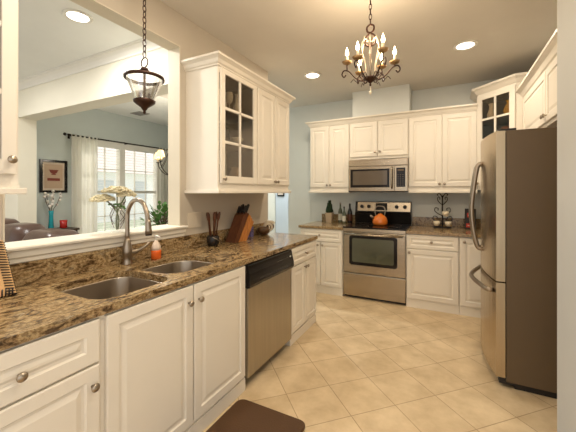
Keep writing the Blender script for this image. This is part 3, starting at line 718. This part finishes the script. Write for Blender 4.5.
# ------------------------------------------------------------------ chandelier
hx, hy, hz = -.47, 2.12, 2.09
t = thing('chandelier', 'small bronze six candle chandelier with crystal drops in the kitchen', 'chandelier', (hx, hy, hz))
link('chain', chain(MB(), hx, hy, 2.50, CEIL - .02, .04, .0028, .009), M['bronze'], t)
link('canopy', MB().lathe([(.0, -.04), (.03, -.03), (.055, -.012), (.06, 0)], (hx, hy, CEIL), 20), M['bronze'], t)
m = MB().cyl((hx, hy, 2.12), (hx, hy, 2.44), .006, 10)
for s2 in (-1, 1):
    m.tube(bez([(hx, hy, 2.50), (hx + s2 * .022, hy, 2.485), (hx + s2 * .020, hy, 2.455), (hx - s2 * .004, hy, 2.44), (hx - s2 * .030, hy, 2.415), (hx - s2 * .032, hy, 2.37), (hx - s2 * .008, hy, 2.355), (hx - s2 * .004, hy, 2.38)], 28), .0065, 6)
    m.tube(bez([(hx, hy, 2.43), (hx, hy + s2 * .03, 2.41), (hx, hy + s2 * .034, 2.37), (hx, hy + s2 * .012, 2.36)], 12), .004, 6)
link('stem', m, M['bronze'], t)
link('hub', MB().lathe([(.0, -.012), (.006, -.008), (.008, .004), (.005, .008), (.012, .014), (.036, .03), (.044, .04), (.044, .046), (.02, .052), (.008, .06)], (hx, hy, 2.095), 20), M['bronze'], t)
link('crystal_drop', MB().lathe([(.0, 2.025), (.007, 2.032), (.010, 2.042), (.004, 2.06), (.002, 2.083)], (hx, hy, 0), 8, smooth=False), M['ivory'], t)
m = MB()
for k in range(6):
    a = R(k * 60 + 12 + 27); c_, s_ = math.cos(a), math.sin(a)
    for r_, z_ in ((.07, 2.28), (.045, 2.40)):
        m.lathe([(0, -.02), (.006, -.008), (.003, .01), (0, .018)], (hx + r_ * c_, hy + r_ * s_, z_), 6, smooth=False)
    m.tube(bez([(hx, hy, 2.37), (hx + .04 * c_, hy + .04 * s_, 2.40), (hx + .065 * c_, hy + .065 * s_, 2.34), (hx + .04 * c_, hy + .04 * s_, 2.24), (hx + .03 * c_, hy + .03 * s_, 2.15)], 14), .0025, 5)
link('crystal_sprays', m, M['ivory'], t)
for k in range(6):
    a = R(k * 60 + 12); c_, s_ = math.cos(a), math.sin(a)
    rad = .155; zc = 2.225 + (.03 if k % 2 else 0)
    P_ = lambda r_, z_: (hx + r_ * c_, hy + r_ * s_, z_)
    arm = MB().tube(bez([P_(.03, 2.14), P_(.06, 2.125), P_(.10, 2.15), P_(.14, 2.195), P_(rad + .02, 2.205), P_(rad + .034, 2.18), P_(rad + .02, 2.16), P_(rad + .008, 2.175)], 32), .0048, 6)
    arm.tube([P_(rad, 2.20), P_(rad, zc)], .005, 6)
    arm.tube(bez([P_(.03, 2.13), P_(.07, 2.165), P_(.09, 2.12), P_(.11, 2.14), P_(.13, 2.12)], 12), .0025, 5)
    ao = link('arm', arm, M['bronze'], t)
    link('drip_pan', MB().lathe([(.006, zc - .012), (.026, zc - .004), (.036, zc + .008), (.033, zc + .008), (.02, zc), (.0, zc)], P_(rad, 0), 14), M['brass'], sub=ao)
    link('candle_sleeve', MB().cyl(P_(rad, zc), P_(rad, zc + .05), .0085, 10), M['candle'], sub=ao)
    link('bulb', MB().lathe([(.006, 0), (.012, .014), (.012, .024), (.006, .042), (.001, .06)], P_(rad, zc + .05), 10), M['bulb'], sub=ao)
light('chandelier_lamp', 'POINT', (hx, hy, 2.38), 18, (1, .76, .50), shadow_soft_size=.12)

# ------------------------------------------------------------------ outlet
t = thing('outlet_plate', 'ivory double wall plate between the opening and the knife block', 'outlet', (XW, 1.965, 1.075))
pl = link('plate', MB().box(XW + .0005, XW + .007, 1.885, 2.045, 1.075, 1.20, .002), M['plastic'], t)
for y in (1.925, 2.005): link('insert', MB().box(XW + .007, XW + .009, y - .018, y + .018, 1.105, 1.17, .001), M['plastic'], sub=pl)

# ------------------------------------------------------------------ counter objects
# leaning stitched board
t = thing('woven_board', 'tan board with dark stitched edge leaning at the left end of the counter', 'board', (-1.76, .55, .911))
T = Matrix.Translation((-1.715, .675, .913)) @ Matrix.Rotation(R(-29), 4, 'Y')
link('panel', MB(T).box(-.016, -.002, -.32, .009, .008, .27, .003), M['wood_t'], t)
m = MB(T)
for k in range(21):
    z = .008 + k * .0125; m.tube([(-.018, -.024, z - .006), (-.012, .012, z), (-.008, .013, z), (.001, -.004, z + .002), (.001, -.026, z + .006)], .0028, 6)
for k in range(26): y = -.31 + k * .0122; m.tube([(-.018, y, .03), (-.012, y, .006), (-.006, y, .006), (.001, y, .014), (.001, y + .005, .036)], .0028, 6)
m2 = link('stitched_edge', m, M['iron'], t)
# crock with utensils
px, py = -1.80, 2.085
t = thing('utensil_crock', 'squat dark glossy crock holding utensils beside the wall plate', 'crock', (px, py, .911))
link('pot', MB().lathe([(.035, 0), (.046, .006), (.054, .04), (.053, .075), (.046, .09), (.043, .09), (.048, .07), (.049, .04), (.03, .01)], (px, py, .911), 22, cap1=True), M['crock'], t)
link('handle', MB().tube(bez([(px + .03, py - .04, .99), (px + .055, py - .02, .975), (px + .066, py + .02, .945), (px + .05, py + .055, .935), (px + .02, py + .07, .965), (px, py + .05, .99)], 24), .003, 6), M['nickel'], t)
spots = [(-.018, -.014, -.02, -.03), (.0, .012, .0, .015), (.018, -.008, .02, -.012), (-.012, .02, -.012, .045), (.012, .022, .02, .038), (0, -.02, .0, -.045)]
labs = ['leaning towards the opening', 'upright in the middle', 'at the front', 'leaning towards the knife block', 'at the front right', 'at the left']
base = None
for (a, b, c_, d_), l in zip(spots, labs):
    m = MB().tube([(px + a * .8, py + b * .8, .925), (px + c_, py + d_, 1.12), (px + c_ * 1.15, py + d_ * 1.15, 1.145), (px + c_ * 1.3, py + d_ * 1.3, 1.18), (px + c_ * 1.4, py + d_ * 1.4, 1.20)], [.006, .007, .012, .013, .006], 8)
    tag(link('wooden_utensil', m, M['wood_d']), 'reddish brown utensil in the dark crock, ' + l, 'utensil', 'utensils in the dark crock')
# knife block
t = thing('knife_block', 'slanted two tone wooden knife block under the wall cabinet', 'knife block', (-1.79, 2.47, .911))
T = Matrix.Translation((-1.765, 2.37, .911)) @ rotz(-4)
pb = [(-.085, .0), (.075, .0), (.195, .205), (.185, .235), (.12, .255), (.085, .24)]
link('block', MB(T).prism([(-.085, 0), (-.03, 0), (.125, .255), (.085, .268), (.045, .245)], -.06, .05, 'yz'), M['wood_d'], t)
for k in range(3):
    a = -.029 + k * .036; hh = .245 - k * .028
    link('block_slat', MB(T).prism([(a, 0), (a + .034, 0), (a + .034 + hh * .61, hh - .018), (a + hh * .61 + .004, hh)], -.058 + .004 * k, .052 + .003 * k, 'yz'), M['wood_o'], t)
for k, (x, s0) in enumerate(((-.045, .068), (-.045, .098), (-.01, .070), (-.01, .100), (.03, .070), (.03, .100))):
    m = MB(T); m.box(x - .009, x + .009, -.010, .010, 0, .070 + .012 * (k % 3), .004)
    bmesh.ops.transform(m.bm, matrix=Matrix(), verts=m.bm.verts[:])
    # tilt the handle along the slant
    p0 = T @ Vector((x, s0, .262)); A = Matrix.Translation(p0) @ Matrix.Rotation(R(-32), 4, Vector((1, 0, 0))) @ Matrix.Translation(-(T @ Vector((x, 0, 0))))
    bmesh.ops.transform(m.bm, matrix=A, verts=m.bm.verts[:])
    kn = thing('knife', ['black handled knife in the block, rear left slot', 'black handled knife in the block, rear right slot', 'black handled knife in the block, second row left', 'black handled knife in the block, second row right', 'black handled knife in the block, front left slot', 'black handled knife in the block, front right slot'][k], 'knife', p0, 'knives in the wooden block')
    link('handle', m, M['blackm'], kn)
    dv = (A.to_3x3() @ Vector((0, 0, 1))).normalized()
    link('blade', MB().tube([p0 + dv * .003, p0 - dv * .12], [.0035, .003], 6), M['nickel'], kn)
# coaster boxes
for k, (y, l) in enumerate(((2.61, 'purple blue patterned tile block, the left of the pair'), (2.685, 'purple blue patterned tile block, the right of the pair'))):
    tag(link('patterned_block', MB().box(-1.86, -1.80, y - .028, y + .028, .9115, 1.02 - .005 * k, .004), M['purple']), l + ' beside the knife block', 'ornament', 'patterned tile blocks')
# spiral shell
sx, sy, sz = -1.79, 2.93, .911
t = thing('spiral_shell', 'brown and ivory spiral shell ornament near the end of the counter', 'ornament', (sx, sy, sz))
link('bowl_body', MB().lathe([(.0, .0), (.04, .0), (.075, .018), (.095, .05), (.09, .075), (.06, .088), (0, .09)], (sx, sy - .03, sz), 24, sx=.7), M['shell'], t)
pts = []; rr = []
for k in range(44):
    a = k * .3; r_ = .060 * math.exp(-.085 * a); pts.append((sx + .050 + .87 * r_ * math.cos(a + .6), sy + .0 - .001 * k + .49 * r_ * math.cos(a + .6), sz + .085 + r_ * math.sin(a + .6))); rr.append(.0175 * math.exp(-.085 * a) + .001)
link('whorl', MB().ball((sx + .03, sy + .03, sz + .085), .055, n=16), M['shell'], t)
link('spiral', MB().tube(pts, rr, 8), M['ivory'], t)
# floor mat
yv = rrect(-1.225, -.74, .75, 1.69, .05, 6)
m = MB(); m.loops([[(x, y, .0005) for x, y in yv], [(x, y, .012) for x, y in yv], [(x * .985 - .0145, y * .985 + .018, .018) for x, y in yv]], smooth=False)
tag(link('floor_mat', m, M['mat']), 'brown foam floor mat with rounded corners in front of the sink', 'mat')

# back counter, left of the range
bx, by = -1.62, 4.52
t = thing('potted_topiary', 'small dark green cone plant in a square beige pot left of the range', 'plant', (bx, by, .911))
link('pot', MB().loops([rr_ for rr_ in ([(bx + s1 * r_, by + s2 * r_, z_) for s1, s2 in ((-1, -1), (1, -1), (1, 1), (-1, 1))] for r_, z_ in ((.04, .911), (.052, 1.05), (.055, 1.05), (.055, 1.06)))], smooth=False), M['pot'], t)
m = MB()
for k in range(60):
    h_ = random.random(); a = random.random() * 2 * PI; r_ = .052 * (1 - h_ * .75)
    m.ball((bx + r_ * math.cos(a), by + r_ * math.sin(a), 1.07 + h_ * .17), .014, n=6)
m.lathe([(.045, 1.06), (.05, 1.10), (.035, 1.18), (.0, 1.25)], (bx, by, 0), 14)
link('foliage', m, M['dgreen'], t)
def bottle(x, y, h_, r_, m1, lab, text, cap):
    t = thing('bottle', text, 'bottle', (x, y, .911), 'bottles left of the range')
    g_ = link('glass', MB().lathe([(r_ * .9, 0), (r_, .006), (r_, h_ * .55), (r_ * .8, h_ * .64), (r_ * .36, h_ * .75), (r_ * .34, h_ * .93)], (x, y, .911), 16), m1, t)
    link('label', MB().lathe([(r_ + .0008, h_ * .12), (r_ + .0008, h_ * .45)], (x, y, .911), 16, False, False), lab, sub=g_)
    link('cap', MB().lathe([(r_ * .4, h_ * .92), (r_ * .4, h_), (0, h_)], (x, y, .911), 12), cap, t)
bottle(-1.475, 4.60, .30, .032, M['bottle_g'], M['label'], 'tall pale glass bottle nearest the topiary', M['nickel'])
bottle(-1.39, 4.52, .245, .027, M['bottle_g'], M['label'], 'shorter clear bottle with pale label, in front of the other two', M['blackm'])
bottle(-1.33, 4.61, .29, .036, M['bottle_d'], M['wood_d'], 'dark bottle with reddish brown label next to the range', M['blackm'])
# back counter, right of the range: iron rack and red box
ix, iy = -.075, 4.48
t = thing('iron_scroll_rack', 'black wrought iron scroll rack on the counter right of the range', 'rack', (ix, iy, .911))
m = MB().cyl((ix, iy, .92), (ix, iy, 1.33), .008, 8); m.box(ix - .10, ix + .10, iy - .03, iy + .03, .9115, .928, .003)
link('stand', m, M['iron'], t)
m = MB()
for s2 in (-1, 1):
    for zz, w_ in ((1.24, .055), (1.10, .09), (.99, .11)):
        m.tube(bez([(ix, iy, zz - .03), (ix + s2 * w_ * .5, iy, zz - .01), (ix + s2 * w_, iy, zz + .03), (ix + s2 * w_ * .9, iy, zz + .07), (ix + s2 * w_ * .55, iy, zz + .06), (ix + s2 * w_ * .6, iy, zz + .035)], 20), .0055, 6)
    m.tube(bez([(ix, iy, 1.30), (ix + s2 * .03, iy, 1.35), (ix + s2 * .06, iy, 1.345), (ix + s2 * .05, iy, 1.325)], 12), .006, 6)
link('scrolls', m, M['iron'], t)
for k, (dx, z_) in enumerate(((-.065, .975), (.065, .975), (.035, 1.10))):
    tag(link('tea_cup', MB().lathe([(.012, -.034), (.03, -.026), (.038, .0), (.040, .026), (.036, .026), (.034, .0), (.0, -.024)], (ix + dx, iy - .05, z_), 16), M['ivory']), ['ivory cup hanging low on the left of the iron rack', 'ivory cup hanging low on the right of the iron rack', 'ivory cup hanging higher on the iron rack'][k], 'cup', 'cups on the iron rack')
rx, ry = .235, 4.50
t = thing('tin_box', 'upright black box with red markings beside the refrigerator', 'box', (rx, ry, .911))
bo = link('box', MB().box(rx - .06, rx + .06, ry - .035, ry + .035, .9115, 1.165, .004), M['blackm'], t)
link('red_marks', MB().box(rx - .035, rx + .035, ry - .037, ry - .0345, 1.06, 1.115, .001).box(rx - .045, rx + .045, ry - .037, ry - .0345, .935, .985, .001), M['redlab'], sub=bo)
link('pale_marks', MB().box(rx - .025, rx + .03, ry - .038, ry - .0352, 1.08, 1.092).box(rx - .03, rx + .03, ry - .038, ry - .0352, .955, .963), M['label'], sub=bo)

# ------------------------------------------------------------------ things inside the glass cabinets
def vessel(name, prof, x, y, z, m, label, cat, handle=False):
    t = thing(name, label, cat, (x, y, z)); link('body', MB().lathe(prof, (x, y, z), 18), m, t)
    if handle:
        rr2 = max(p[0] for p in prof); hh = prof[-1][1]
        link('handle', MB().tube(bez([(x, y - rr2 * .5, z + hh * .9), (x, y - rr2 * 1.4, z + hh * .75), (x, y - rr2 * 1.3, z + hh * .4), (x, y - rr2 * .9, z + hh * .25)], 12), .004, 6), m, t)
jug = [(.03, 0), (.04, .01), (.042, .06), (.024, .12), (.022, .15), (.032, .18)]
wine = [(.028, 0), (.004, .006), (.004, .08), (.025, .10), (.032, .14), (.026, .18)]
vase = [(.03, 0), (.055, .03), (.062, .09), (.045, .135), (.03, .15), (.045, .17)]
f0 = Z0 + .021; f1, f2 = sh[0] + .0085, sh[1] + .0085
vessel('white_pitcher', jug, -1.70, 2.03, f2, M['ivory'], 'pale pitcher on the top shelf behind the glass door, left', 'pitcher', True)
vessel('wine_glass', wine, -1.66, 2.13, f2, M['label'], 'pale stemmed glass on the top shelf, right of the pitcher', 'glass')
vessel('decanter', [(.03, 0), (.035, .01), (.03, .08), (.012, .12), (.01, .17), (.014, .19)], -1.66, 2.23, f2, M['label'], 'slim pale decanter on the top shelf behind the right panes', 'decanter')
vessel('dark_vase', vase, -1.68, 2.07, f1, M['crock'], 'dark round vase on the middle shelf behind the glass door', 'vase')
vessel('candy_bowl', [(.03, 0), (.01, .02), (.03, .035), (.055, .06), (.058, .075)], -1.67, 2.25, f1, M['label'], 'small footed glass bowl on the middle shelf', 'bowl')
vessel('brown_jug', jug, -1.68, 2.05, f0, M['pot'], 'tan jug on the bottom shelf, left', 'jug', True)
vessel('tan_vase', vase, -1.68, 2.24, f0, M['pot'], 'tan round vase on the bottom shelf, right', 'vase')
g1, g2, g3 = [z + .0085 for z in sh3]
vessel('yellow_vase', [(.03, 0), (.05, .02), (.058, .07), (.04, .12), (.022, .15), (.035, .18)], .60, 4.24, g3, M['yellow'], 'yellow vase on the top shelf of the corner cabinet', 'vase')
vessel('white_vase', jug, .44, 4.33, g3, M['ivory'], 'white pitcher on the top shelf of the corner cabinet, left of the yellow vase', 'pitcher')
vessel('copper_pot', [(.04, 0), (.06, .02), (.065, .08), (.05, .12)], .58, 4.26, g2, M['copper'], 'brown pot on the second shelf of the corner cabinet', 'pot')

# ------------------------------------------------------------------ hydrangeas on the ledge
vx, vy, vz = -1.965, 1.325, 1.1055
t = thing('flower_vase', 'clear glass vase on the pass-through ledge', 'vase', (vx, vy, vz))
link('glass_body', MB().lathe([(.0, .002), (.036, .003), (.038, .03), (.032, .07), (.034, .12), (.042, .17), (.040, .17), (.032, .12), (.030, .07), (.034, .03), (.0, .012)], (vx, vy, vz), 24), M['glass'], t)
random.seed(3)
heads = [(-.046, -.068, .228, .070, 'lowest, at the left'), (.0, .0, .285, .085, 'tallest, in the middle'), (.032, .045, .258, .055, 'at the right')]
for dx, dy, dz, r_, l in heads:
    t = thing('white_flower', 'large cream hydrangea flower in the ledge vase, ' + l, 'flower', (vx, vy, vz + .01), 'cream flowers in the ledge vase')
    c_ = Vector((vx + dx, vy + dy, vz + dz))
    m = MB(); m.ball(c_ + Vector((0, 0, -.005)), r_ * .72, sz=.40, n=14)
    for k in range(150):
        u = random.random() * 2 * PI; v_ = random.random(); q = r_ * math.sqrt(v_)
        p = c_ + Vector((q * math.cos(u), q * math.sin(u), (1 - v_) * .030 - .015 + random.uniform(-.008, .008)))
        m.ball(p, .0115, sz=.5, n=6)
    link('bloom', m, M['petal'], t)
    pts = bez([(vx + dx * .08, vy - dy * .15, vz + .015), (vx - dx * .1, vy - dy * .1, vz + .10), (vx + dx * .4, vy + dy * .35, vz + .18), tuple(c_ + Vector((0, 0, -.01)))], 14)
    link('stalk', MB().tube(pts, .0038, 6), M['stem'], t)
    lf = MB()
    for s2 in (-1, 1):
        a_ = pts[8]; e_ = a_ + Vector((.01, s2 * .035, -.03 if s2 > 0 else .01)); lf.loops([[a_ + Vector((0, 0, .001)), (a_ + e_) / 2 + Vector((.012, 0, .008)), e_, (a_ + e_) / 2 + Vector((-.012, 0, -.006))], [a_, (a_ + e_) / 2 + Vector((.012, 0, .0065)), e_ - Vector((0, 0, .001)), (a_ + e_) / 2 + Vector((-.012, 0, -.0075))]])
    link('leaf', lf, M['green'], t)
m = MB()
for k in range(5):
    s2 = -1 if k % 2 else 1; o_ = .012 * k
    m.tube(bez([(vx, vy + s2 * .02, vz + .02 + o_), (vx + .01, vy + s2 * (.045 + o_ * .3), vz + .08 + o_), (vx, vy + s2 * .02, vz + .14 + o_), (vx, vy + s2 * .06, vz + .20), (vx, vy + s2 * .05, vz + .235)], 16), .0022, 5)
tag(link('curly_twigs', m, M['twig']), 'dark curly twigs among the flower stems in the ledge vase', 'twigs')

# ------------------------------------------------------------------ living side furniture
t = thing('sofa', 'brown leather sofa beyond the pass-through', 'sofa', (-3.85, 1.35, 0))
SX0, SX1 = -4.85, -2.85
link('base', MB().box(SX0, SX1, .85, 1.75, .05, .32, .03), M['leather'], t)
for a in (SX0 - .0, SX1 - .22): link('arm', MB().box(a, a + .22, .85, 1.72, .10, .64, .07), M['leather'], t)
def cushion(x0, x1, y0, y1, z0, z1, puff):
    m = MB(); n = 12; Ls = []
    for i in range(n + 1):
        a = -PI / 2 + PI * i / n; z = (z0 + z1) / 2 + (z1 - z0) / 2 * math.sin(a); s_ = max(.05, math.cos(a)) ** .35
        cx, cy = (x0 + x1) / 2, (y0 + y1) / 2; hx_, hy_ = (x1 - x0) / 2 * s_, (y1 - y0) / 2 * s_
        Ls.append([(x, y, z) for x, y in rrect(cx - hx_, cx + hx_, cy - hy_, cy + hy_, min(hx_, hy_) * .8, 5)])
    m.loops(Ls); return m
wd = (SX1 - SX0 - .44) / 3
for k in range(3):
    a = SX0 + .22 + wd * k
    link('seat_cushion', cushion(a, a + wd, .83, 1.45, .30, .50, 0), M['leather'], t)
    link('back_cushion', cushion(a - (.12 if k == 0 else 0.02), a + wd + (.12 if k == 2 else .02), 1.40, 1.76, .40, 1.085 - .03 * k, 0), M['leather'], t)
link('backrest', MB().box(SX0 + .05, SX1 - .05, 1.60, 1.78, .10, .93, .04), M['leather'], t)
# console with vases against the window wall
t = thing('console_table', 'dark console table against the wall below the picture', 'table', (-5.17, 2.58, 0))
link('table_top', MB().box(-5.34, -5.0, 2.26, 2.77, .80, .83, .004), M['darkwood'], t)
for x in (-5.32, -5.06):
    for y in (2.28, 2.71): link('leg', MB().box(x, x + .04, y, y + .04, 0, .80), M['darkwood'], t)
cx, cy = -5.18, 2.47
t = thing('teal_vase', 'slim teal glass vase on the console under the picture', 'vase', (cx, cy, .8305))
link('body', MB().lathe([(.028, 0), (.035, .01), (.03, .10), (.026, .2), (.034, .27), (.031, .27), (.022, .2), (.02, .02)], (cx, cy, .8305), 18), M['teal'], t)
random.seed(11)
for k in range(5):
    a = k * 1.25 + .3; rr3 = .05 + .05 * (k % 3)
    tp = (cx + rr3 * math.cos(a) * .6, cy + rr3 * math.sin(a) * 1.3, 1.30 + .035 * (k % 3) + .02)
    q = thing('cotton_branch', 'white cotton branch in the teal vase', 'branch', (cx, cy, .86), 'cotton branches in the teal vase')
    p_ = bez([(cx, cy, .85), (cx + (tp[0] - cx) * .2, cy + (tp[1] - cy) * .2, 1.10), (cx + (tp[0] - cx) * .6, cy + (tp[1] - cy) * .6, 1.2), tp], 12)
    link('twig', MB().tube(p_, .004, 5), M['twig'], q)
    m = MB()
    for i in (7, 9, 11, 12): m.ball(p_[i] + Vector((random.uniform(-.02, .02), random.uniform(-.03, .03), random.uniform(-.01, .02))), .021, n=8)
    link('bolls', m, M['cotton'], q)
tag(link('red_candle_holder', MB().lathe([(.03, 0), (.05, .01), (.045, .05), (.05, .12), (.046, .12), (.04, .05), (.03, .02)], (-5.17, 2.63, .8305), 18), M['red']), 'red glass candle holder beside the teal vase', 'candle holder')
# framed picture
t = thing('framed_picture', 'black framed picture of a dark bowl over a red band', 'picture', (XL + .01, 2.58, 1.40))
py0, py1, pz0, pz1 = 2.40, 2.77, 1.365, 1.86; XP = XL + .001
m = MB(); w_ = .035
m.box(XP, XP + .03, py0, py0 + w_, pz0, pz1, .003).box(XP, XP + .03, py1 - w_, py1, pz0, pz1, .003).box(XP, XP + .0295, py0 + w_, py1 - w_, pz0, pz0 + w_, .003).box(XP, XP + .0295, py0 + w_, py1 - w_, pz1 - w_, pz1, .003)
link('frame', m, M['black'], t)
link('mount', MB().box(XP + .002, XP + .010, py0 + w_, py1 - w_, pz0 + w_, pz1 - w_), M['mount'], t)
pp = link('print', MB().box(XP + .0105, XP + .012, py0 + .06, py1 - .06, pz0 + .065, pz1 - .065), M['paper'], t)
pm = (py0 + py1) / 2
m = MB().prism([(pm + .055 * math.cos(a_), 1.70 + .05 * math.sin(a_)) for a_ in [PI + PI * i / 10 for i in range(11)]], XP + .0122, XP + .0135, 'yz')
m.box(XP + .0122, XP + .0135, pm - .065, pm + .065, 1.70, 1.712).box(XP + .0122, XP + .0135, pm - .03, pm + .03, 1.635, 1.65)
link('bowl_motif', m, M['darkred'], sub=pp)
link('red_band', MB().box(XP + .0122, XP + .0135, pm - .085, pm + .085, 1.545, 1.585), M['darkred'], sub=pp)
# curtain rod and curtains
t = thing('curtain_rod', 'thin dark curtain rod above the far window', 'curtain rod', (XL + .09, 3.75, 2.30))
link('pole', MB().cyl((XL + .09, 2.74, 2.27), (XL + .09, 4.95, 2.27), .012, 10), M['iron'], t)
for y in (2.70, 4.98): link('finial', MB().ball((XL + .09, y, 2.27), .024, n=12), M['iron'], t)
for y in (2.80, 3.75, 4.88): link('bracket', MB().box(XL + .001, XL + .09, y - .008, y + .008, 2.255, 2.27).box(XL + .001, XL + .008, y - .015, y + .015, 2.22, 2.30), M['iron'], t)
def curtain(y0, y1, waves, label):
    m = MB(); n = waves * 10; Ls = []
    for z, amp in ((2.285, .020), (2.24, .024), (1.6, .034), (.9, .04), (.03, .045)):
        a_ = [(XL + .095 + amp * math.sin(2 * PI * waves * i / n + .4 * z), y0 + (y1 - y0) * i / n, z) for i in range(n + 1)]
        b_ = [(x + .0025, y, z_) for x, y, z_ in a_][::-1]
        Ls.append(a_ + b_)
    m.loops(Ls)
    tag(link('sheer_curtain', m, M['sheer']), label, 'curtain', 'sheer curtains')
curtain(2.78, 3.19, 6, 'white sheer curtain left of the far window'); curtain(4.45, 4.86, 5, 'white sheer curtain right of the far window, beside the opening jamb')
# potted plant on pedestal
qx, qy = -2.80, 2.42
t = thing('plant_stand', 'dark pedestal stand holding the leafy plant beyond the opening', 'plant stand', (qx, qy, 0))
link('stand_top', MB().lathe([(.15, .76), (.16, .77), (.16, .785), (0, .785)], (qx, qy, 0), 20), M['darkwood'], t)
link('pedestal', MB().lathe([(.03, .15), (.045, .3), (.025, .5), (.04, .7), (.07, .76)], (qx, qy, 0), 16), M['darkwood'], t)
link('foot', MB().lathe([(.15, 0), (.15, .03), (.05, .10), (.03, .15)], (qx, qy, 0), 16), M['darkwood'], t)
t = thing('leafy_plant', 'bushy green leafy plant beside the opening jamb', 'plant', (qx, qy, .786))
link('pot', MB().lathe([(.07, 0), (.10, .15), (.11, .15), (.11, .17), (.09, .165), (0, .155)], (qx, qy, .786), 20), M['crock'], t)
random.seed(5); m = MB(); st = MB()
for k in range(150):
    a = random.random() * 2 * PI; e_ = random.uniform(.1, 1.3); r_ = random.uniform(.10, .22)
    p0 = Vector((qx, qy, .94)); p1 = p0 + Vector((r_ * math.cos(a) * math.cos(e_), r_ * math.sin(a) * math.cos(e_), r_ * math.sin(e_) * 1.5))
    if k % 3 == 0: st.tube([p0, (p0 + p1) / 2 + Vector((0, 0, .03)), p1], .003, 5)
    dr_ = (p1 - p0).normalized(); sd = dr_.cross(Vector((0, 0, 1)))
    if sd.length < .1: sd = Vector((1, 0, 0))
    sd.normalize(); L_ = random.uniform(.045, .075); wv = sd * .02; nn = sd.cross(dr_) * .001
    lp_ = [p1, p1 + dr_ * L_ * .35 + wv, p1 + dr_ * L_ * .7 + wv * .8, p1 + dr_ * L_ + Vector((0, 0, -.012)), p1 + dr_ * L_ * .7 - wv * .8, p1 + dr_ * L_ * .35 - wv]
    m.loops([lp_, [v_ + nn for v_ in lp_]], smooth=False)
f_ = link('foliage', m, M['green'], t); link('stems', st, M['twig'], t)
# dining chandelier
ax, ay, az = -3.50, 3.22, 1.60
t = thing('dining_chandelier', 'dark iron chandelier with small glowing shades beyond the opening', 'chandelier', (ax, ay, az))
link('stem', MB().lathe([(.0, 1.60), (.015, 1.61), (.012, 1.66), (.03, 1.70), (.01, 1.75), (.012, 2.05), (.004, 2.1)], (ax, ay, 0), 12), M['iron'], t)
link('chain', chain(MB(), ax, ay, 2.09, CEIL - .02, .05, .004, .012), M['iron'], t)
link('canopy', MB().lathe([(.0, -.04), (.05, -.02), (.06, 0)], (ax, ay, CEIL), 16), M['iron'], t)
for k in range(5):
    a = R(k * 72 + 200); c_, s_ = math.cos(a), math.sin(a); P_ = lambda r_, z_: (ax + r_ * c_, ay + r_ * s_, z_)
    ao = link('arm', MB().tube(bez([P_(.02, 1.68), P_(.08, 1.62), P_(.17, 1.66), P_(.23, 1.74), P_(.24, 1.80)], 20), .007, 6).tube(bez([P_(.02, 1.95), P_(.09, 1.93), P_(.14, 1.82), P_(.20, 1.72)], 14), .004, 5).lathe([(.0, 1.785), (.028, 1.795), (.03, 1.80)], P_(.24, 0), 12), M['iron'], t)
    link('lamp_shade', MB().lathe([(.058, 1.855), (.034, 1.945), (.032, 1.945), (.056, 1.855)], P_(.24, 0), 20, False, False), M['shade'], sub=ao)
    link('candle', MB().cyl(P_(.24, 1.80), P_(.24, 1.87), .01, 8), M['candle'], sub=ao)
    link('bulb', MB().ball(P_(.24, 1.90), .017, n=10), M['bulb'], sub=ao)
light('dining_lamp', 'POINT', (ax, ay, 2.1), 22, (1, .88, .72), shadow_soft_size=.2)
# hall picture
t = thing('hall_picture', 'small dark framed picture at the end of the hall', 'picture', (-3.355, 6.15, 1.28))
ux = -3.33
link('frame', MB().box(-3.44, -3.27, 6.14, 6.168, 1.28, 1.60, .003), M['black'], t)
link('print', MB().box(-3.42, -3.29, 6.136, 6.1395, 1.31, 1.57), M['mount'], t)
